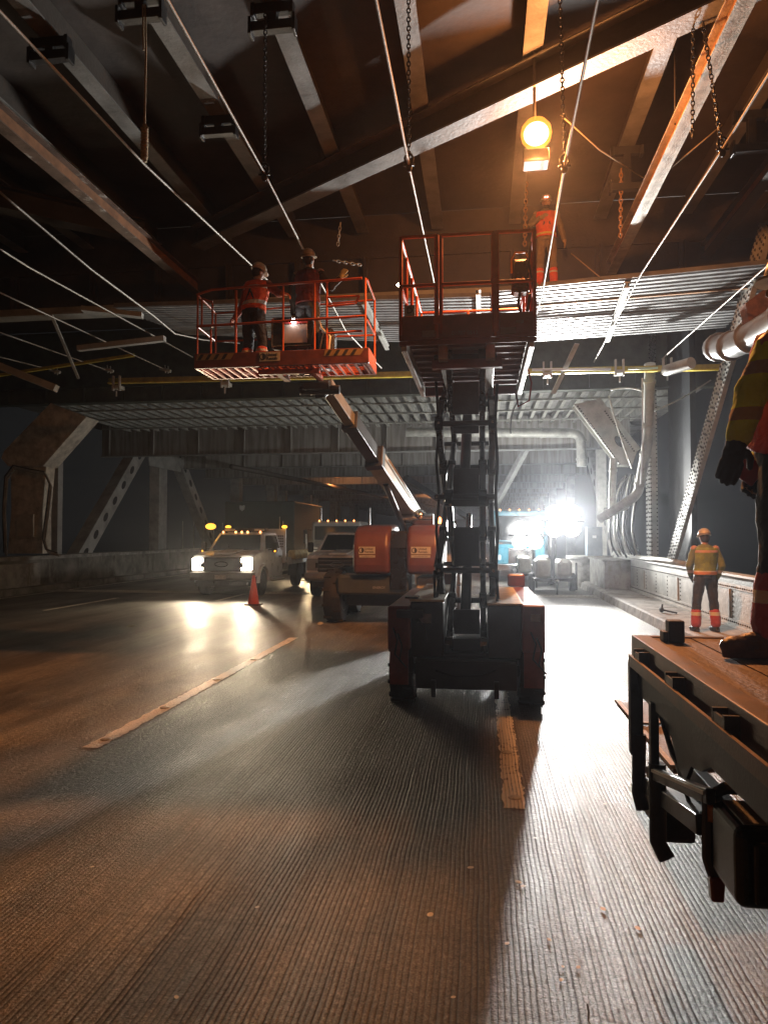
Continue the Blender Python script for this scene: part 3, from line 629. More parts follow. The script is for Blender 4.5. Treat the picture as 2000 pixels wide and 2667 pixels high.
# long sloping conduit brace between far beams (seen descending to the vanishing point)
bit('slanting_pipe','dark slanting pipe under the far floor beams behind the telescopic boom','pipe',[(-12.0,33,5.2),(-5.0,75,4.9)],.13,0,BROWN,True)
bit('slanting_brace','dark slanting brace under the far beams between the two lifts','brace',[(-4.5,42,5.3),(-.8,50,3.0)],.3,.3,BROWN)
bit('slanting_brace','grey Y shaped brace above the far floodlights','brace',[(1.9,30.3,5.6),(.6,32,3.2)],.22,.22,GREY)
# left abutment: battered column with knee brace and cables
t=T('portal_column','battered pale column with bent cables and a knee plate at far left','column',(-15,22,1.2))
mb=MB(); p=[ay(x_,y_,22) for x_,y_ in ((28,1215),(122,1215),(112,1330),(112,1442),(20,1442),(30,1330))]
mb.prism([(v.x,v.z) for v in p],22.0,22.5,'y'); build(mb,'shaft',mat('pale_column',(.72,.66,.54),.7,0,.35,3,.5,20,rust=(.1,.08,.06),rustamt=.66),t,bevel=.02)
mb=MB(); p=[ay(x_,y_,21.95) for x_,y_ in ((12,1195),(20,1175),(140,1052),(232,1088),(120,1215),(30,1215))]
mb.prism([(v.x,v.z) for v in p],21.8,22.6,'y'); rivrow(mb,Vector((p[1].x+.08,21.8,p[1].z)),Vector((p[2].x+.03,21.8,p[2].z-.08)),26,.025); rivrow(mb,Vector((p[4].x-.05,21.8,p[4].z)),Vector((p[3].x-.08,21.8,p[3].z)),20,.025)
a_,b_=ay(85,1108,21.78),ay(172,1146,21.78); mb.bar(a_,b_,.03,.05); c_=ay(102,1156,21.8); mb.lathe(c_,[(.16,-.02),(.14,.0),(.1,.01)],12,'y')
build(mb,'knee_plate',mat('knee_steel',(.72,.69,.60),.6,0,.35,3,.4,20,rust=(.08,.07,.06),rustamt=.68),t)
for off in (0,.07,.15):
    q=[ay(x_,y_,21.7) for x_,y_ in ((12,1440),(8,1330),(14,1240),(35,1212),(80,1222),(115,1228),(130,1260),(122,1330),(112,1400),(120,1430),(150,1440))]
    mb=MB(); mb.tube([v+Vector((off*.6,0,-off*.7)) for v in q],.028,6); build(mb,'cable',PIPE if off else DARK,t,smooth=True)
mb=MB(); v=[ay(x_,y_,21.9) for x_,y_ in ((45,1340),(88,1340),(88,1398),(45,1398))]; mb.prism([(q.x,q.z) for q in v],21.88,21.98,'y'); build(mb,'patch_plate',mat('pale_patch',(.5,.47,.38),.7,0,.2,5),t)
# left parapet
t=T('parapet_wall','low stained concrete parapet along the far left edge of the road','wall',(-14.9,20,0))
mb=MB(); mb.box(-15.3,-14.8,-14,130,.0,1.05); build(mb,'wall',CONCD,t)
mb=MB(); mb.box(-15.4,-14.7,-14,130,1.05,1.17); build(mb,'coping',CONC,t)
mb=MB(); mb.box(-14.8,-14.6,17.0,22.0,.2,.95); build(mb,'pier_block',CONC,t)
t=T('railing','thin upright railing bars on the left parapet behind the truck','railing',(-15.1,33,1.17))
for i in range(6):
    y=34.5+i*1.4; mb=MB(); mb.tube([(-15.1,y,1.17),(-15.1,y,2.6)],.025,6); build(mb,'baluster',GREYW,t)
# right barrier: riveted plate girder parapet
t=T('steel_barrier','riveted pale steel plate barrier along the sidewalk','barrier',(4.5,15,.2))
mb=MB(); mb.box(4.52,4.56,-14,25.0,.2,1.12); build(mb,'plate',mat('barrier_plate',(.46,.46,.42),.5,0,.3,2,.4,18,rust=(.15,.13,.1),rustamt=.6),t)
mb=MB(); mb.box(4.44,4.5198,-14,25.0,.2,.24); mb.box(4.50,4.5198,-14,25,.24,.34); mb.box(4.50,4.5198,-14,25,.88,.97); mb.box(4.42,4.66,-14,25,1.12,1.16); build(mb,'flange_angle',GREYW,t)
mb=MB(); rivrow(mb,(4.50,7,.92),(4.50,25,.92),170,.02,(-1,0,0)); rivrow(mb,(4.50,7,.29),(4.50,25,.29),170,.02,(-1,0,0))
y=8
while y<25:
    rivrow(mb,(4.518,y,.34),(4.518,y,.88),6,.022,(-1,0,0)); y+=1.15
build(mb,'rivets',RIV,t)
for y in (10.4,13.9,17.4,20.9): mb=MB(); mb.box(4.495,4.5195,y-.03,y+.03,.345,.875); build(mb,'splice_strip',GREYW,t)
mb=MB(); mb.tube([(4.44,25,1.26),(4.46,21,1.22),(4.5,18.2,1.24),(4.52,16.5,1.2)],.07,8); mb.tube([(4.38,25,1.22),(4.40,21,1.2),(4.5,17.5,1.2)],.04,6); props(build(mb,'cable_sleeve',PIPE,smooth=True),'grey wrapped cable sleeve lying along the barrier top','cable sleeve')
mb=MB(); mb.box(3.72,4.5,22.6,25.6,.2,1.05); mb.box(3.66,4.5,22.6,25.6,1.05,1.1); props(build(mb,'bearing_plinth',CONC,bevel=.02),'pale concrete plinth at the far end of the riveted barrier','plinth')
t=T('concrete_drum','round weathered concrete drum at the kerb beside the floodlight trailer','pier',(3.9,27.4,0))
mb=MB(); mb.lathe((3.95,27.4,0),[(.78,0),(.78,.9),(.76,1.0)],32); build(mb,'drum',CONC,t,smooth='auto')
mb=MB(); mb.lathe((3.95,27.4,1.0),[(.84,0),(.84,.09),(.8,.1)],32); build(mb,'cap',CONC,t,smooth='auto')
t=T('control_cabinet','blue-grey control cabinet standing on the round concrete drum','cabinet',(4.1,27.4,1.1))
v0=ay(1528,1440,27.2); v1=ay(1568,1372,27.2)
mb=MB(); mb.cbox(v0.x,v1.x,27.2,27.7,1.1,v1.z,.02); build(mb,'case',mat('cabinet_paint',(.2,.25,.3),.45,0,.2,4),t)
mb=MB(); c=ay(1547,1398,27.19); mb.box(c.x-.07,c.x+.07,27.18,27.195,c.z-.05,c.z+.05); build(mb,'label_plate',WHITE,t)
# knee brace on the right (bright)
t=T('knee_brace','floodlit perforated knee brace joining the right post to the lower ceiling','brace',(5,23,3.8))
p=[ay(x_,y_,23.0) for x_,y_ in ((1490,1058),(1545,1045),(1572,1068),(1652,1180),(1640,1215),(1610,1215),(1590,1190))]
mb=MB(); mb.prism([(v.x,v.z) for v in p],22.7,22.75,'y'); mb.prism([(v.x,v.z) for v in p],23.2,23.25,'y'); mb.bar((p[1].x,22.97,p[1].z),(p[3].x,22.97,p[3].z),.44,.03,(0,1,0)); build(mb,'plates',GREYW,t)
mb=MB(); rivrow(mb,Vector((p[2].x-.04,22.69,p[2].z-.06)),Vector((p[3].x-.06,22.69,p[3].z)),20,.03); rivrow(mb,Vector((p[0].x+.1,22.69,p[0].z-.02)),Vector((p[5].x,22.69,p[5].z)),24,.03); build(mb,'rivets',RIV,t)
mb=MB(); 
for (x_,y_) in ((1612,1150),): c=ay(x_,y_,22.68); mb.ball(c,.11,.01,.2,rot=Matrix.Rotation(R(-35),3,'Y'))
build(mb,'opening',BLACK,t)
# pipes on the right
def pipe(label,pts,r,m=PIPE,name='drain_pipe',group=None,fl=True):
    t=T(name,label,'pipe',pts[0],group); mb=MB(); P=[Vector(p) for p in pts]; Q=[P[0]]
    for i in range(1,len(P)-1):
        a,b,c=P[i-1],P[i],P[i+1]; k=min(r*2.2,(a-b).length*.45,(c-b).length*.45); s=b+(a-b).normalized()*k; e=b+(c-b).normalized()*k
        for j in range(6):
            u=j/5; Q.append((s*(1-u)+b*u)*(1-u)+(b*(1-u)+e*u)*u)
    Q.append(P[-1]); mb.tube(Q,r,14); build(mb,'run',m,t,smooth='auto')
    if fl:
        mb=MB()
        for i in range(len(P)-1):
            for u in (.22,.78):
                c=P[i].lerp(P[i+1],u); d=(P[i+1]-P[i]).normalized()*.035; mb.tube([c-d,c+d],r*1.18,14)
        build(mb,'collar',m,t,smooth='auto')
    return t
pipe('large pale drain pipe dropping from the yellow rail and turning at the knee brace',[ay(1692,948,18.0),ay(1686,1150,19.2),ay(1660,1290,20.3),ay(1560,1352,21.0)],.13)
pipe('pale drain pipe hanging in a bend below the knee brace',[ay(1597,1195,21.5),ay(1592,1330,21.3),ay(1630,1318,20.6)],.10)
pipe('thick horizontal pipe under the ceiling that elbows down near the floodlights',[ay(1058,1126,29.3),ay(1512,1128,29.3),ay(1514,1215,29.3)],.19)
pipe('big steel pipe at the right edge above the flatbed worker arm',[ay(1860,905,15.3),ay(1915,900,14.2),ay(2080,800,12.2)],.25,GALV)
pipe('short pipe elbow under the yellow rail near the riveted diagonal',[ay(1735,965,17.2),ay(1750,960,16.9),ay(1800,945,16.4)],.13,fl=False)
pipe('thin white conduit dropping from the yellow rail to the pipe elbow',[ay(1672,985,17.9),ay(1673,1180,18.8),ay(1668,1260,19.4)],.02,WHITE,'conduit',fl=False)
for k in range(9):
    x0=1598+k*8; b=random.uniform(-6,6)
    pts=[ay(1625+k*4,1235+random.uniform(-6,10),21.4),ay(x0+b,1290,21.5),ay(x0-8+b*1.5,1370,21.5),ay(x0-2+b,1420,21.5),ay(1610+k*7,1446+random.uniform(-3,6),21.6)]
    Q=[]
    for i in range(len(pts)-1):
        for j in range(4):
            u=j/4; p0_=pts[max(i-1,0)];p1_=pts[i];p2_=pts[i+1];p3_=pts[min(i+2,len(pts)-1)]
            Q.append(.5*((2*p1_)+(p2_-p0_)*u+(2*p0_-5*p1_+4*p2_-p3_)*u*u+(3*p1_-p0_-3*p2_+p3_)*u**3))
    Q.append(pts[-1]); mb=MB(); mb.tube(Q,.022 if k%3 else .032,6)
    props(build(mb,'power_cable',[DARK,PIPE,GLOSSB][k%3],smooth=True),'power cable in the sagging bundle under the right knee brace, %s from the left'%ordn[k],'cable','cables bundled under the knee brace')
for k,(a,b,c) in enumerate(((  (1585,1030),(1600,1100),(1645,1220)),((1590,1015),(1640,1005),(1670,1018)),((1702,1070),(1770,1045),(1850,990)),((1330,1130),(1325,1080),(1350,1040)))):
    P=[ay(*q,19.5) for q in (a,b,c)]; Q=[(P[0]*(1-u)+P[1]*u)*(1-u)+(P[1]*(1-u)+P[2]*u)*u for u in [i/8 for i in range(9)]]
    mb=MB(); mb.tube(Q,.022,6); props(build(mb,'loose_cable',[PIPE,GREYW,PIPE,DARK][k],smooth=True),['pale loose cable draped over the knee brace','loose cable under the yellow rail at the right','loose cable strung between the dark plate and the riveted diagonal','thin loose cable at the far end of the lower ceiling'][k],'cable')
t=T('conduit_bracket','rusty bent bracket holding the steel pipe at the upper right edge','bracket',(5.2,13.5,6))
mb=MB(); p=[ay(x_,y_,13.4) for x_,y_ in ((1940,790),(2060,700),(2080,800),(1975,860),(1952,850))]; mb.prism([(v.x,v.z) for v in p],13.4,13.7,'y'); build(mb,'plate',mat('rusty_plate',(.25,.11,.05),.7,0,.4,6,.3,40),t)

# ================================================================== MACHINES AND VEHICLES
def wheel(t, c, r, wd, rimm=None, lugs=0, side=0, dual=False, local=True, name='wheel'):
    """wheel > tyre, rim; axis along x"""
    mb=MB(world=not local); c=Vector(c); mb.lathe(c,[(r*.2,-wd*.42),(r*.2,wd*.42)],12,'x'); w_=build(mb,name,DARK,t)
    mb=MB(world=not local); prof=[(r*.58,-wd*.46),(r*.8,-wd*.5),(r*.95,-wd*.46),(r,-wd*.32),(r,wd*.32),(r*.95,wd*.46),(r*.8,wd*.5),(r*.58,wd*.46)]
    mb.lathe(c,prof,28,'x')
    if lugs:
        for k in range(lugs):
            a=2*math.pi*k/lugs; d=Vector((0,math.cos(a),math.sin(a))); s=(k%2)*2-1
            mb.bar(c+d*(r+.006)+Vector((s*wd*.08,0,0)),c+d*(r+.006)+Vector((s*wd*.5,0,0)),.05 if r>.4 else .035,.035,up=d)
    build(mb,'tyre',BLACK,w_,smooth='auto')
    mb=MB(world=not local); 
    for s in ((-1,1) if side==0 else (side,)):
        h=[(r*.60,s*wd*.44),(r*.56,s*wd*.47),(r*.50,s*wd*.38),(r*.22,s*wd*.30),(r*.2,s*wd*.42),(r*.05,s*wd*.43)]
        mb.lathe(c,h if s<0 else h,20,'x')
        for k in range(8): a=2*math.pi*k/8; mb.lathe(c+Vector((s*wd*.33,math.cos(a)*r*.32,math.sin(a)*r*.32)),[(r*.035,-.015),(r*.035,.015)],6,'x')
    build(mb,'rim',rimm or GREY,w_,smooth='auto'); return w_

# ------------------------------------------------------------------ scissor lift
t=T('scissor_lift','tall dark red scissor lift parked mid lane with its platform raised to the deck','scissor lift',(-.18,9.0,0)); SL=t
xl,xr=-1.04,.68; cx=-.18
for (x,y) in ((xl+.16,8.05),(xr-.16,8.05),(xl+.16,10.1),(xr-.16,10.1)): wheel(t,(x,y,.36),.36,.27,REDD,26,local=False)
mb=MB(); mb.box(-.72,.36,7.72,7.86,.20,.52); mb.box(-.62,.26,7.86,10.5,.36,.56); mb.box(-.72,.36,10.4,10.55,.22,.52)
mb.box(-.55,-.5,7.66,7.718,.12,.3); mb.box(.12,.17,7.66,7.718,.12,.3); mb.tube([(-.72,7.70,.50),(.36,7.70,.50)],.012,6); build(mb,'chassis',DARK,t,bevel=.01)
mb=MB(); mb.box(-.82,.46,8.0,8.1,.30,.42); mb.box(-.82,.46,10.05,10.15,.30,.42); build(mb,'axle',DARK,t)
# side pods: red outer fender plate + dark battery/engine box with pale lid
mb=MB(); mb.cbox(xl+.03,xl+.27,7.62,10.3,.62,1.09,.015); mb.bar((xl+.15,7.66,.25),(xl+.15,7.66,.62),.2,.03,(0,1,0)); build(mb,'side_pod',REDD,t)
mb=MB(); mb.cbox(xr-.27,xr-.03,7.62,10.3,.62,1.12,.015); mb.bar((xr-.15,7.66,.25),(xr-.15,7.66,.62),.2,.03,(0,1,0)); build(mb,'side_pod',REDD,t)
mb=MB(); mb.cbox(-.775,-.42,7.75,10.2,.53,1.13,.012); build(mb,'engine_box',DARK,t)
mb=MB(); mb.cbox(.06,.415,7.75,10.2,.53,1.10,.012); build(mb,'engine_box',DARK,t)
LID=mat('lit_lid',(.68,.64,.50),.55,0,.25,5,.1,30)  # pale colour stands in for floodlight falling on the box tops
mb=MB(); mb.box(-.79,-.41,7.73,10.22,1.131,1.155); build(mb,'lid',LID,t,bevel=.005)
mb=MB(); mb.box(.05,.43,7.73,10.22,1.101,1.125); build(mb,'lid',LID,t,bevel=.005)
mb=MB(); mb.box(-.84,-.70,7.78,7.98,1.16,1.18); mb.box(-.9,-.62,7.5,7.62,.98,1.06); mb.tube([(-.7,7.72,.95),(-.62,7.70,.85),(-.6,7.72,.7)],.012,6); build(mb,'manifold',DARK,t)
for q in ((-.62,-.42,10.35,10.6,1.1,1.3,.02),(.36,.6,10.3,10.5,1.12,1.3,.02)): mb=MB(); mb.cbox(*q); build(mb,'rear_light_box',REDD,t)
mb=MB(); mb.box(-.33,-.03,8.0,8.3,.561,.70); mb.tube([(-.5,8.05,.63),(.14,8.05,.63)],.03,8); mb.box(-.40,-.37,7.95,10.3,.561,.64); mb.box(.01,.04,7.95,10.3,.561,.64); build(mb,'scissor_base',DARK,t)
# stack
N_,Fy=8.05,9.85; hs=[.63,1.46,2.29,3.12,3.88]
def armset(xo,start):
    y=[N_,Fy] if start=='n' else [Fy,N_]
    for i in range(4):
        a=(xo,y[i%2],hs[i]); b=(xo,y[(i+1)%2],hs[i+1]); mb=MB(); mb.bar(a,b,.075,.15,up=(0,.4,1)); 
        for p in (a,b): mb.lathe(p,[(.085,-.045),(.085,.045)],12,'x')
        m_=[(a[j]+b[j])/2 for j in range(3)]; mb.lathe(m_,[(.10,-.05),(.10,.05)],12,'x'); build(mb,'scissor_arm',mat('arm_paint',(.03,.032,.036),.2,0,.3,5,.03,60),SL,bevel=.012)
for xo in (-.48,.12): armset(xo,'f')
for xo in (-.37,.01): armset(xo,'n')
mb=MB()
for i,h in enumerate(hs):
    for yy in (N_,Fy): mb.tube([(-.53,yy,h),(.17,yy,h)],.032,10)
for i in range(4): mb.tube([(-.53,(N_+Fy)/2,(hs[i]+hs[i+1])/2),(.17,(N_+Fy)/2,(hs[i]+hs[i+1])/2)],.035,10)
build(mb,'pivot_pin',DARK,t,smooth='auto')
for (i,j) in ((0,1),(2,3)):
    z0=hs[i]+.25; z1=hs[j+1] if j<3 else 3.6; mb=MB(); mb.tube([(-.20,N_+.35,z0),(-.18,N_+1.15,z0+.85)],.062,14); build(mb,'lift_cylinder',DARK,t,smooth='auto')
    mb=MB(); mb.tube([(-.18,N_+1.13,z0+.83),(-.17,N_+1.45,z0+1.25)],.038,12); build(mb,'cylinder_rod',CHROME,t,smooth='auto')
mb=MB()
for (z0,z1,yy,xa,xc) in ((2.25,2.62,N_+.12,-.33,-.03),(1.5,1.95,N_+.25,-.33,-.03),(3.25,3.62,N_+.16,-.33,-.03),(.72,1.0,N_+.2,-.33,-.03),(2.18,2.28,N_+.02,-.42,.08),(3.02,3.12,N_+.1,-.33,-.03)):
    mb=MB(); mb.box(xa,xc,yy,yy+.035,z0,z1); build(mb,'cross_plate',DARK,t,bevel=.005)
for (p,q,r_) in (((-.52,N_-.08,.7),(-.53,N_-.06,1.46),.016),((.16,N_-.08,.72),(.165,N_-.06,1.46),.016),((-.53,N_,1.5),(-.5,Fy,2.3),.014)): 
    mb=MB(); mb.tube([p,q],r_,6); build(mb,'hydraulic_hose',BLACK,t,smooth=True)
P=[Vector((.15,N_-.03,h)) for h in (.7,1.1,1.46,1.9,2.29,2.7,3.12,3.6)]
mb=MB(); mb.tube([p+Vector((.03*(i%2),.25*abs(math.sin(i*1.57)),0)) for i,p in enumerate(P)],.018,6); mb.tube([p+Vector((-.64-.02*(i%2),.2*abs(math.cos(i*1.57)),0)) for i,p in enumerate(P)],.016,6); build(mb,'cable_run',BLACK,t,smooth=True)
for k,(x0,z0_) in enumerate(((-.95,.86),(-.90,.80),(.50,.84),(.56,.78))):
    mb=MB(); mb.tube([(x0,7.61,z0_),(x0+.05,7.58,z0_-.12),(x0+.02,7.6,z0_-.28),(x0+.1,7.66,z0_-.38)],.009,6); build(mb,'hydraulic_hose',BLACK,t,smooth=True)
mb=MB(); mb.box(.50,.60,7.606,7.6185,.95,1.03); mb_=build(mb,'pod_decal',mat('decal_pale',(.3,.28,.26),.5,0,.3,20),t)
mb=MB(); mb.box(-.70,-.55,7.738,7.7485,.9,1.0); build(mb,'pod_decal',MATS['decal_pale'],t)
mb=MB(); mb.tube([(-.5,7.7,.40),(-.3,7.69,.34),(0,7.69,.36),(.14,7.7,.42)],.012,6); build(mb,'hydraulic_hose',BLACK,t,smooth=True)
# bright small glints (grease fittings, bolts)
mb=MB()
for (x,y,z) in ((-.50,N_-.07,2.29),(-.43,N_-.07,2.32),(-.35,N_-.07,2.2),(-.48,N_-.09,1.46),(.12,N_-.09,1.46),(.12,N_-.09,3.12),(-.48,N_-.09,3.12),(-.3,N_-.0,2.0),(-.48,N_-.09,.63)): mb.ball((x,y,z),.018,n=8,m=5)
build(mb,'pin_caps',CHROME,t,smooth=True)
# platform
py0,py1=7.5,10.1; pxl,pxr=-.87,.575; zf=3.93
mb=MB(); mb.box(pxl+.02,pxr-.02,py0+.02,py1-.02,zf+.07,zf+.09)
for k in range(9): y=py0+.15+k*.29; mb.box(pxl+.08,pxr-.08,y,y+.04,zf+.03,zf+.069)
build(mb,'deck',mat('platform_floor',(.22,.07,.05),.5,0,.3,5),t)
EDGE=mat('platform_side_steel',(.5,.48,.45),.35,.3,.3,6)
for x in (pxl+.02,pxr-.08): mb=MB(); mb.box(x,x+.06,py0+.03,py1-.02,zf-.1,zf+.028); build(mb,'side_channel',EDGE,t,bevel=.006)
for x in (-.42,.1): mb=MB(); mb.box(x-.05,x+.05,py0+.3,py1-.1,zf-.13,zf+.028); build(mb,'inner_channel',EDGE,t,bevel=.006)
for q in ((-.55,.23,N_-.1,N_-.02,zf-.2,zf-.1),(-.55,.23,Fy,Fy+.08,zf-.2,zf-.1),(pxl+.1,pxr-.1,py1-.3,py1-.22,zf-.14,zf-.03)): mb=MB(); mb.box(*q); build(mb,'subframe_beam',REDD,t)
TOE=REDD
mb=MB(); mb.box(pxl,-.45,py0-.02,py0+.0,zf+.0,zf+.26); mb.box(-.45,.14,py0-.025,py0-.004,zf+.01,zf+.26); mb.box(.14,pxr,py0-.02,py0,zf,zf+.26); mb.box(pxl,pxr,py0,py0+.02,zf-.05,zf-.001)
build(mb,'toe_board',TOE,t,bevel=.004)
for x in (pxl,pxr-.02): mb=MB(); mb.box(x,x+.02,py0+.001,py1,zf+.09,zf+.25); build(mb,'toe_board',TOE,t)
mb=MB(); mb.box(pxl,pxr,py1-.02,py1,zf+.09,zf+.25); build(mb,'toe_board',TOE,t)
RAILM=mat('lift_rail_red',(.42,.085,.04),.35,0,.3,9,.05,60,rust=(.15,.05,.03),rustamt=.66)
def railing(pts,m,par,r=.019,name='guard_rail'):
    mb=MB()
    for a,b in pts: mb.tube([a,b],r,8)
    return build(mb,name,m,par,smooth='auto')
zt,zm=5.05,4.52; z0=zf+.26
fr=py0-.01
def panel(x0,x1,name): railing([((x0,fr,z0-.2),(x0,fr,zt)),((x1,fr,z0-.2),(x1,fr,zt)),((x0,fr,zt),(x1,fr,zt)),((x0,fr,zm),(x1,fr,zm))],RAILM,t,.021,name)
panel(pxl+.02,-.47,'guard_rail'); panel(-.42,.13,'gate'); panel(.17,pxr-.02,'guard_rail')
mb=MB(); mb.cbox(-.475,-.445,fr-.02,fr+.03,z0-.25,zt+.01,.004); mb.cbox(.135,.165,fr-.02,fr+.03,z0-.25,zt+.01,.004); mb.box(.10,.19,fr-.04,fr-.021,zm-.03,zm+.03); mb.box(-.5,-.42,fr-.04,fr-.021,z0-.1,z0-.03); build(mb,'gate_post',RAILM,t)
for x in (pxl+.02,pxr-.02):
    railing([((x,fr,zt),(x,py1,zt)),((x,fr,zm),(x,py1,zm)),((x,py1,zf),(x,py1,zt))]+[((x,fr+.55*k,zf+.1),(x,fr+.55*k,zt)) for k in (1,2.2,3.4)],RAILM,t)
railing([((pxl+.02,py1,zt),(pxr-.02,py1,zt)),((pxl+.02,py1,zm),(pxr-.02,py1,zm)),((cx,py1,zf),(cx,py1,zt))],RAILM,t)
# control box, straps
cb=MB(); cb.cbox(.33,.52,7.75,7.95,4.50,4.86,.03); c_=build(cb,'control_box',GLOSSB,t)
mb=MB(); q=[(.33,4.70),(.33,4.84),(.37,4.92),(.48,4.92),(.52,4.84),(.52,4.70)]; mb.tube([(a,7.74,b) for a,b in q],.012,6); build(mb,'guard',YEL,c_)
mb=MB(); mb.lathe((.39,7.74,4.62),[(.02,-.01),(.015,0)],10,'y'); mb.lathe((.45,7.74,4.63),[(.018,-.01),(.012,0)],10,'y'); build(mb,'button',mat('amber_button',(.6,.35,.1),.4),c_)
mb=MB(); mb.tube([(.42,7.8,4.5),(.40,7.75,4.35),(.46,7.8,4.2),(.5,7.78,4.3),(.52,7.7,4.45)],.018,6); mb.tube([(.52,7.55,4.95),(.5,7.5,4.7),(.55,7.5,4.4)],.014,6); build(mb,'cable_coil',BLACK,t,smooth=True)
mb=MB(); mb.tube([(.55,8.6,3.85),(.6,8.7,3.7),(.58,8.8,3.5),(.45,8.9,3.45),(.42,9.0,3.7)],.012,6); build(mb,'hanging_cable',mat('red_black_cable',(.25,.03,.03),.5),t,smooth=True)
DEC=mat('dull_decal',(.20,.17,.17),.5,0,.1,30)
text('01787 0513',.058,(-.17,fr-.026,zf+.055),FACE,DEC,t)
for q in ((-.62,-.48,zf+.03,zf+.1),(.2,.36,zf+.03,zf+.1),(.36,.44,zf+.14,zf+.17)): mb=MB(); mb.box(q[0],q[1],py0-.0235,py0-.0212,q[2],q[3]); build(mb,'decal_plate',DEC,t)
mb=MB(); mb.box(pxl+.06,pxl+.17,py0-.02,py0-.01,zf+.262,zf+.38); s_=build(mb,'warning_plate',mat('grey_plate',(.35,.32,.3),.5),t); text('D',.09,(pxl+.115,py0-.0215,zf+.32),FACE,BLACK,t,'lettering')
# red bag / vest hung inside platform and slings
props(bit('hard_case','orange-red tool bag standing inside the scissor platform, left corner','bag',[(-.72,9.4,4.03),(-.72,9.4,4.42)],.28,.2,mat('bag_red',(.6,.08,.03),.8,0,.3,8,.3,30)))

# ------------------------------------------------------------------ boom lift: basket, boom, turntable, chassis
t=T('boom_lift','orange telescopic boom lift carrying a railed work basket, parked behind the scissor lift','boom lift',(-2.1,15.5,0)); BL=t
ORB=mat('basket_orange',(.50,.105,.03),.35,0,.15,6,.05,60)
bx0,bx1,by0,by1=-4.12,-1.56,9.75,10.5; zb=4.27; zr=5.44
dz=.03
mb=MB(); mb.cbox(bx0,bx1,by0,by0+.05,zb,zb+.215,.006); build(mb,'toe_board',mat('toe_shaded',(.17,.045,.028),.45,0,.3,7,.05,60,rust=(.07,.035,.025),rustamt=.64),t)  # front board darker than the others: its shadow is put into the colour
mb=MB(); mb.box(bx0,bx1,by1-.04,by1,zb,zb+.12); mb.box(bx1-.05,bx1,by0+.051,by1-.041,zb,zb+.22); mb.box(bx0,bx0+.04,by0+.051,by1-.041,zb,zb+.12); build(mb,'toe_board',ORB,t)
mb=MB()
for k in range(20): x=bx0+.08+k*.125; mb.box(x,x+.03,by0+.051,by1-.041,zb+.0,zb+.03)
for k in range(7): y=by0+.1+k*.12; mb.box(bx0+.05,bx1-.06,y,y+.012,zb+.031,zb+.045)
build(mb,'floor_grating',mat('basket_floor',(.45,.12,.05),.4,.3,.3,8),t)
mb=MB(); mb.box(bx0+.9,bx1-.75,by0+.2,by0+.28,zb-.07,zb-.002); mb.box(bx0+1.15,bx0+1.23,by0+.281,by1,zb-.07,zb-.002); mb.box(bx1-.9,bx1-.82,by0+.281,by1,zb-.07,zb-.002); build(mb,'floor_frame',ORB,t)
STR=mat('stripe_tan',(.35,.24,.1),.5); STRB=mat('stripe_dark',(.03,.03,.03),.5)
for s0_ in (bx0+.05,bx1-.62):
    mb=MB()
    for k in range(4):
        x=s0_+k*.12; mb.add([(x,by0-.003,zb+.12),(x+.05,by0-.003,zb+.12),(x+.10,by0-.003,zb+.2),(x+.05,by0-.003,zb+.2)],[(0,1,2,3)])
    build(mb,'hazard_stripe',STRB,t)
    mb=MB(); mb.add([(s0_-.02,by0-.0015,zb+.115),(s0_+.5,by0-.0015,zb+.115),(s0_+.56,by0-.0015,zb+.205),(s0_+.0,by0-.0015,zb+.205)],[(0,1,2,3)]); build(mb,'hazard_band',STR,t)
def signplate(par,c,wd,ht,m=mat('sign_grey',(.5,.5,.48),.5,0,.1,8),web=False,name='rental_sign'):
    mb=MB(); mb.box(c[0]-wd/2,c[0]+wd/2,c[1]-.004,c[1],c[2]-ht/2,c[2]+ht/2); s_=build(mb,name,m,par)
    y=c[1]-.0055; mb=MB(); r=ht*.38; cc=(c[0]-wd*.33,y,c[2])
    pts=[(cc[0]+r*math.cos(a),y,cc[2]+r*math.sin(a)) for a in [math.pi/2-i*math.pi/10 for i in range(11)]]; mb.add(pts,[tuple(range(11))])
    pts=[(cc[0]+r*math.cos(a),y,cc[2]+r*math.sin(a)) for a in [math.pi/2+i*math.pi/10 for i in range(11)]]; pin=[(cc[0]+r*.72*math.cos(a),y,cc[2]+r*.72*math.sin(a)) for a in [math.pi/2+i*math.pi/10 for i in range(11)]]
    mb.add(pts+pin,[(i,i+1,i+12,i+11) for i in range(10)]); build(mb,'round_logo',mat('ink',(.03,.035,.06),.5),s_)
    for (w_,dz_) in (('United',ht*.2),('Rentals',-ht*.2)): text(w_,ht*.42,(c[0]-wd*.14,y,c[2]+dz_),FACE,MATS['ink'],s_,'lettering',.0005,'LEFT',.0012)
    return s_
signplate(t,(bx0+1.13,by0-.0015,zb+.135),.30,.13)
pr=[bx0+.04,bx0+.62,bx0+1.32,bx0+1.78,bx1-.05]
mr=.02
railing([((bx0+.03,by0+.02,zr-.08),(bx0+.25,by0+.02,zr-.02)),((bx0+.25,by0+.02,zr-.02),(bx1-.1,by0+.02,zr+.04)),((bx0+.03,by0+.02,zb+.62),(bx1-.05,by0+.02,zb+.67))],ORB,t,.019)
for k,x in enumerate(pr[0:1]+pr[1:4]+[bx1-.05]):
    railing([((x,by0+.02,zb+.2),(x,by0+.02,zr-.08+.12*(x-bx0)/2.5))],ORB,t,.015 if k!=1 else .021,'rail_post')
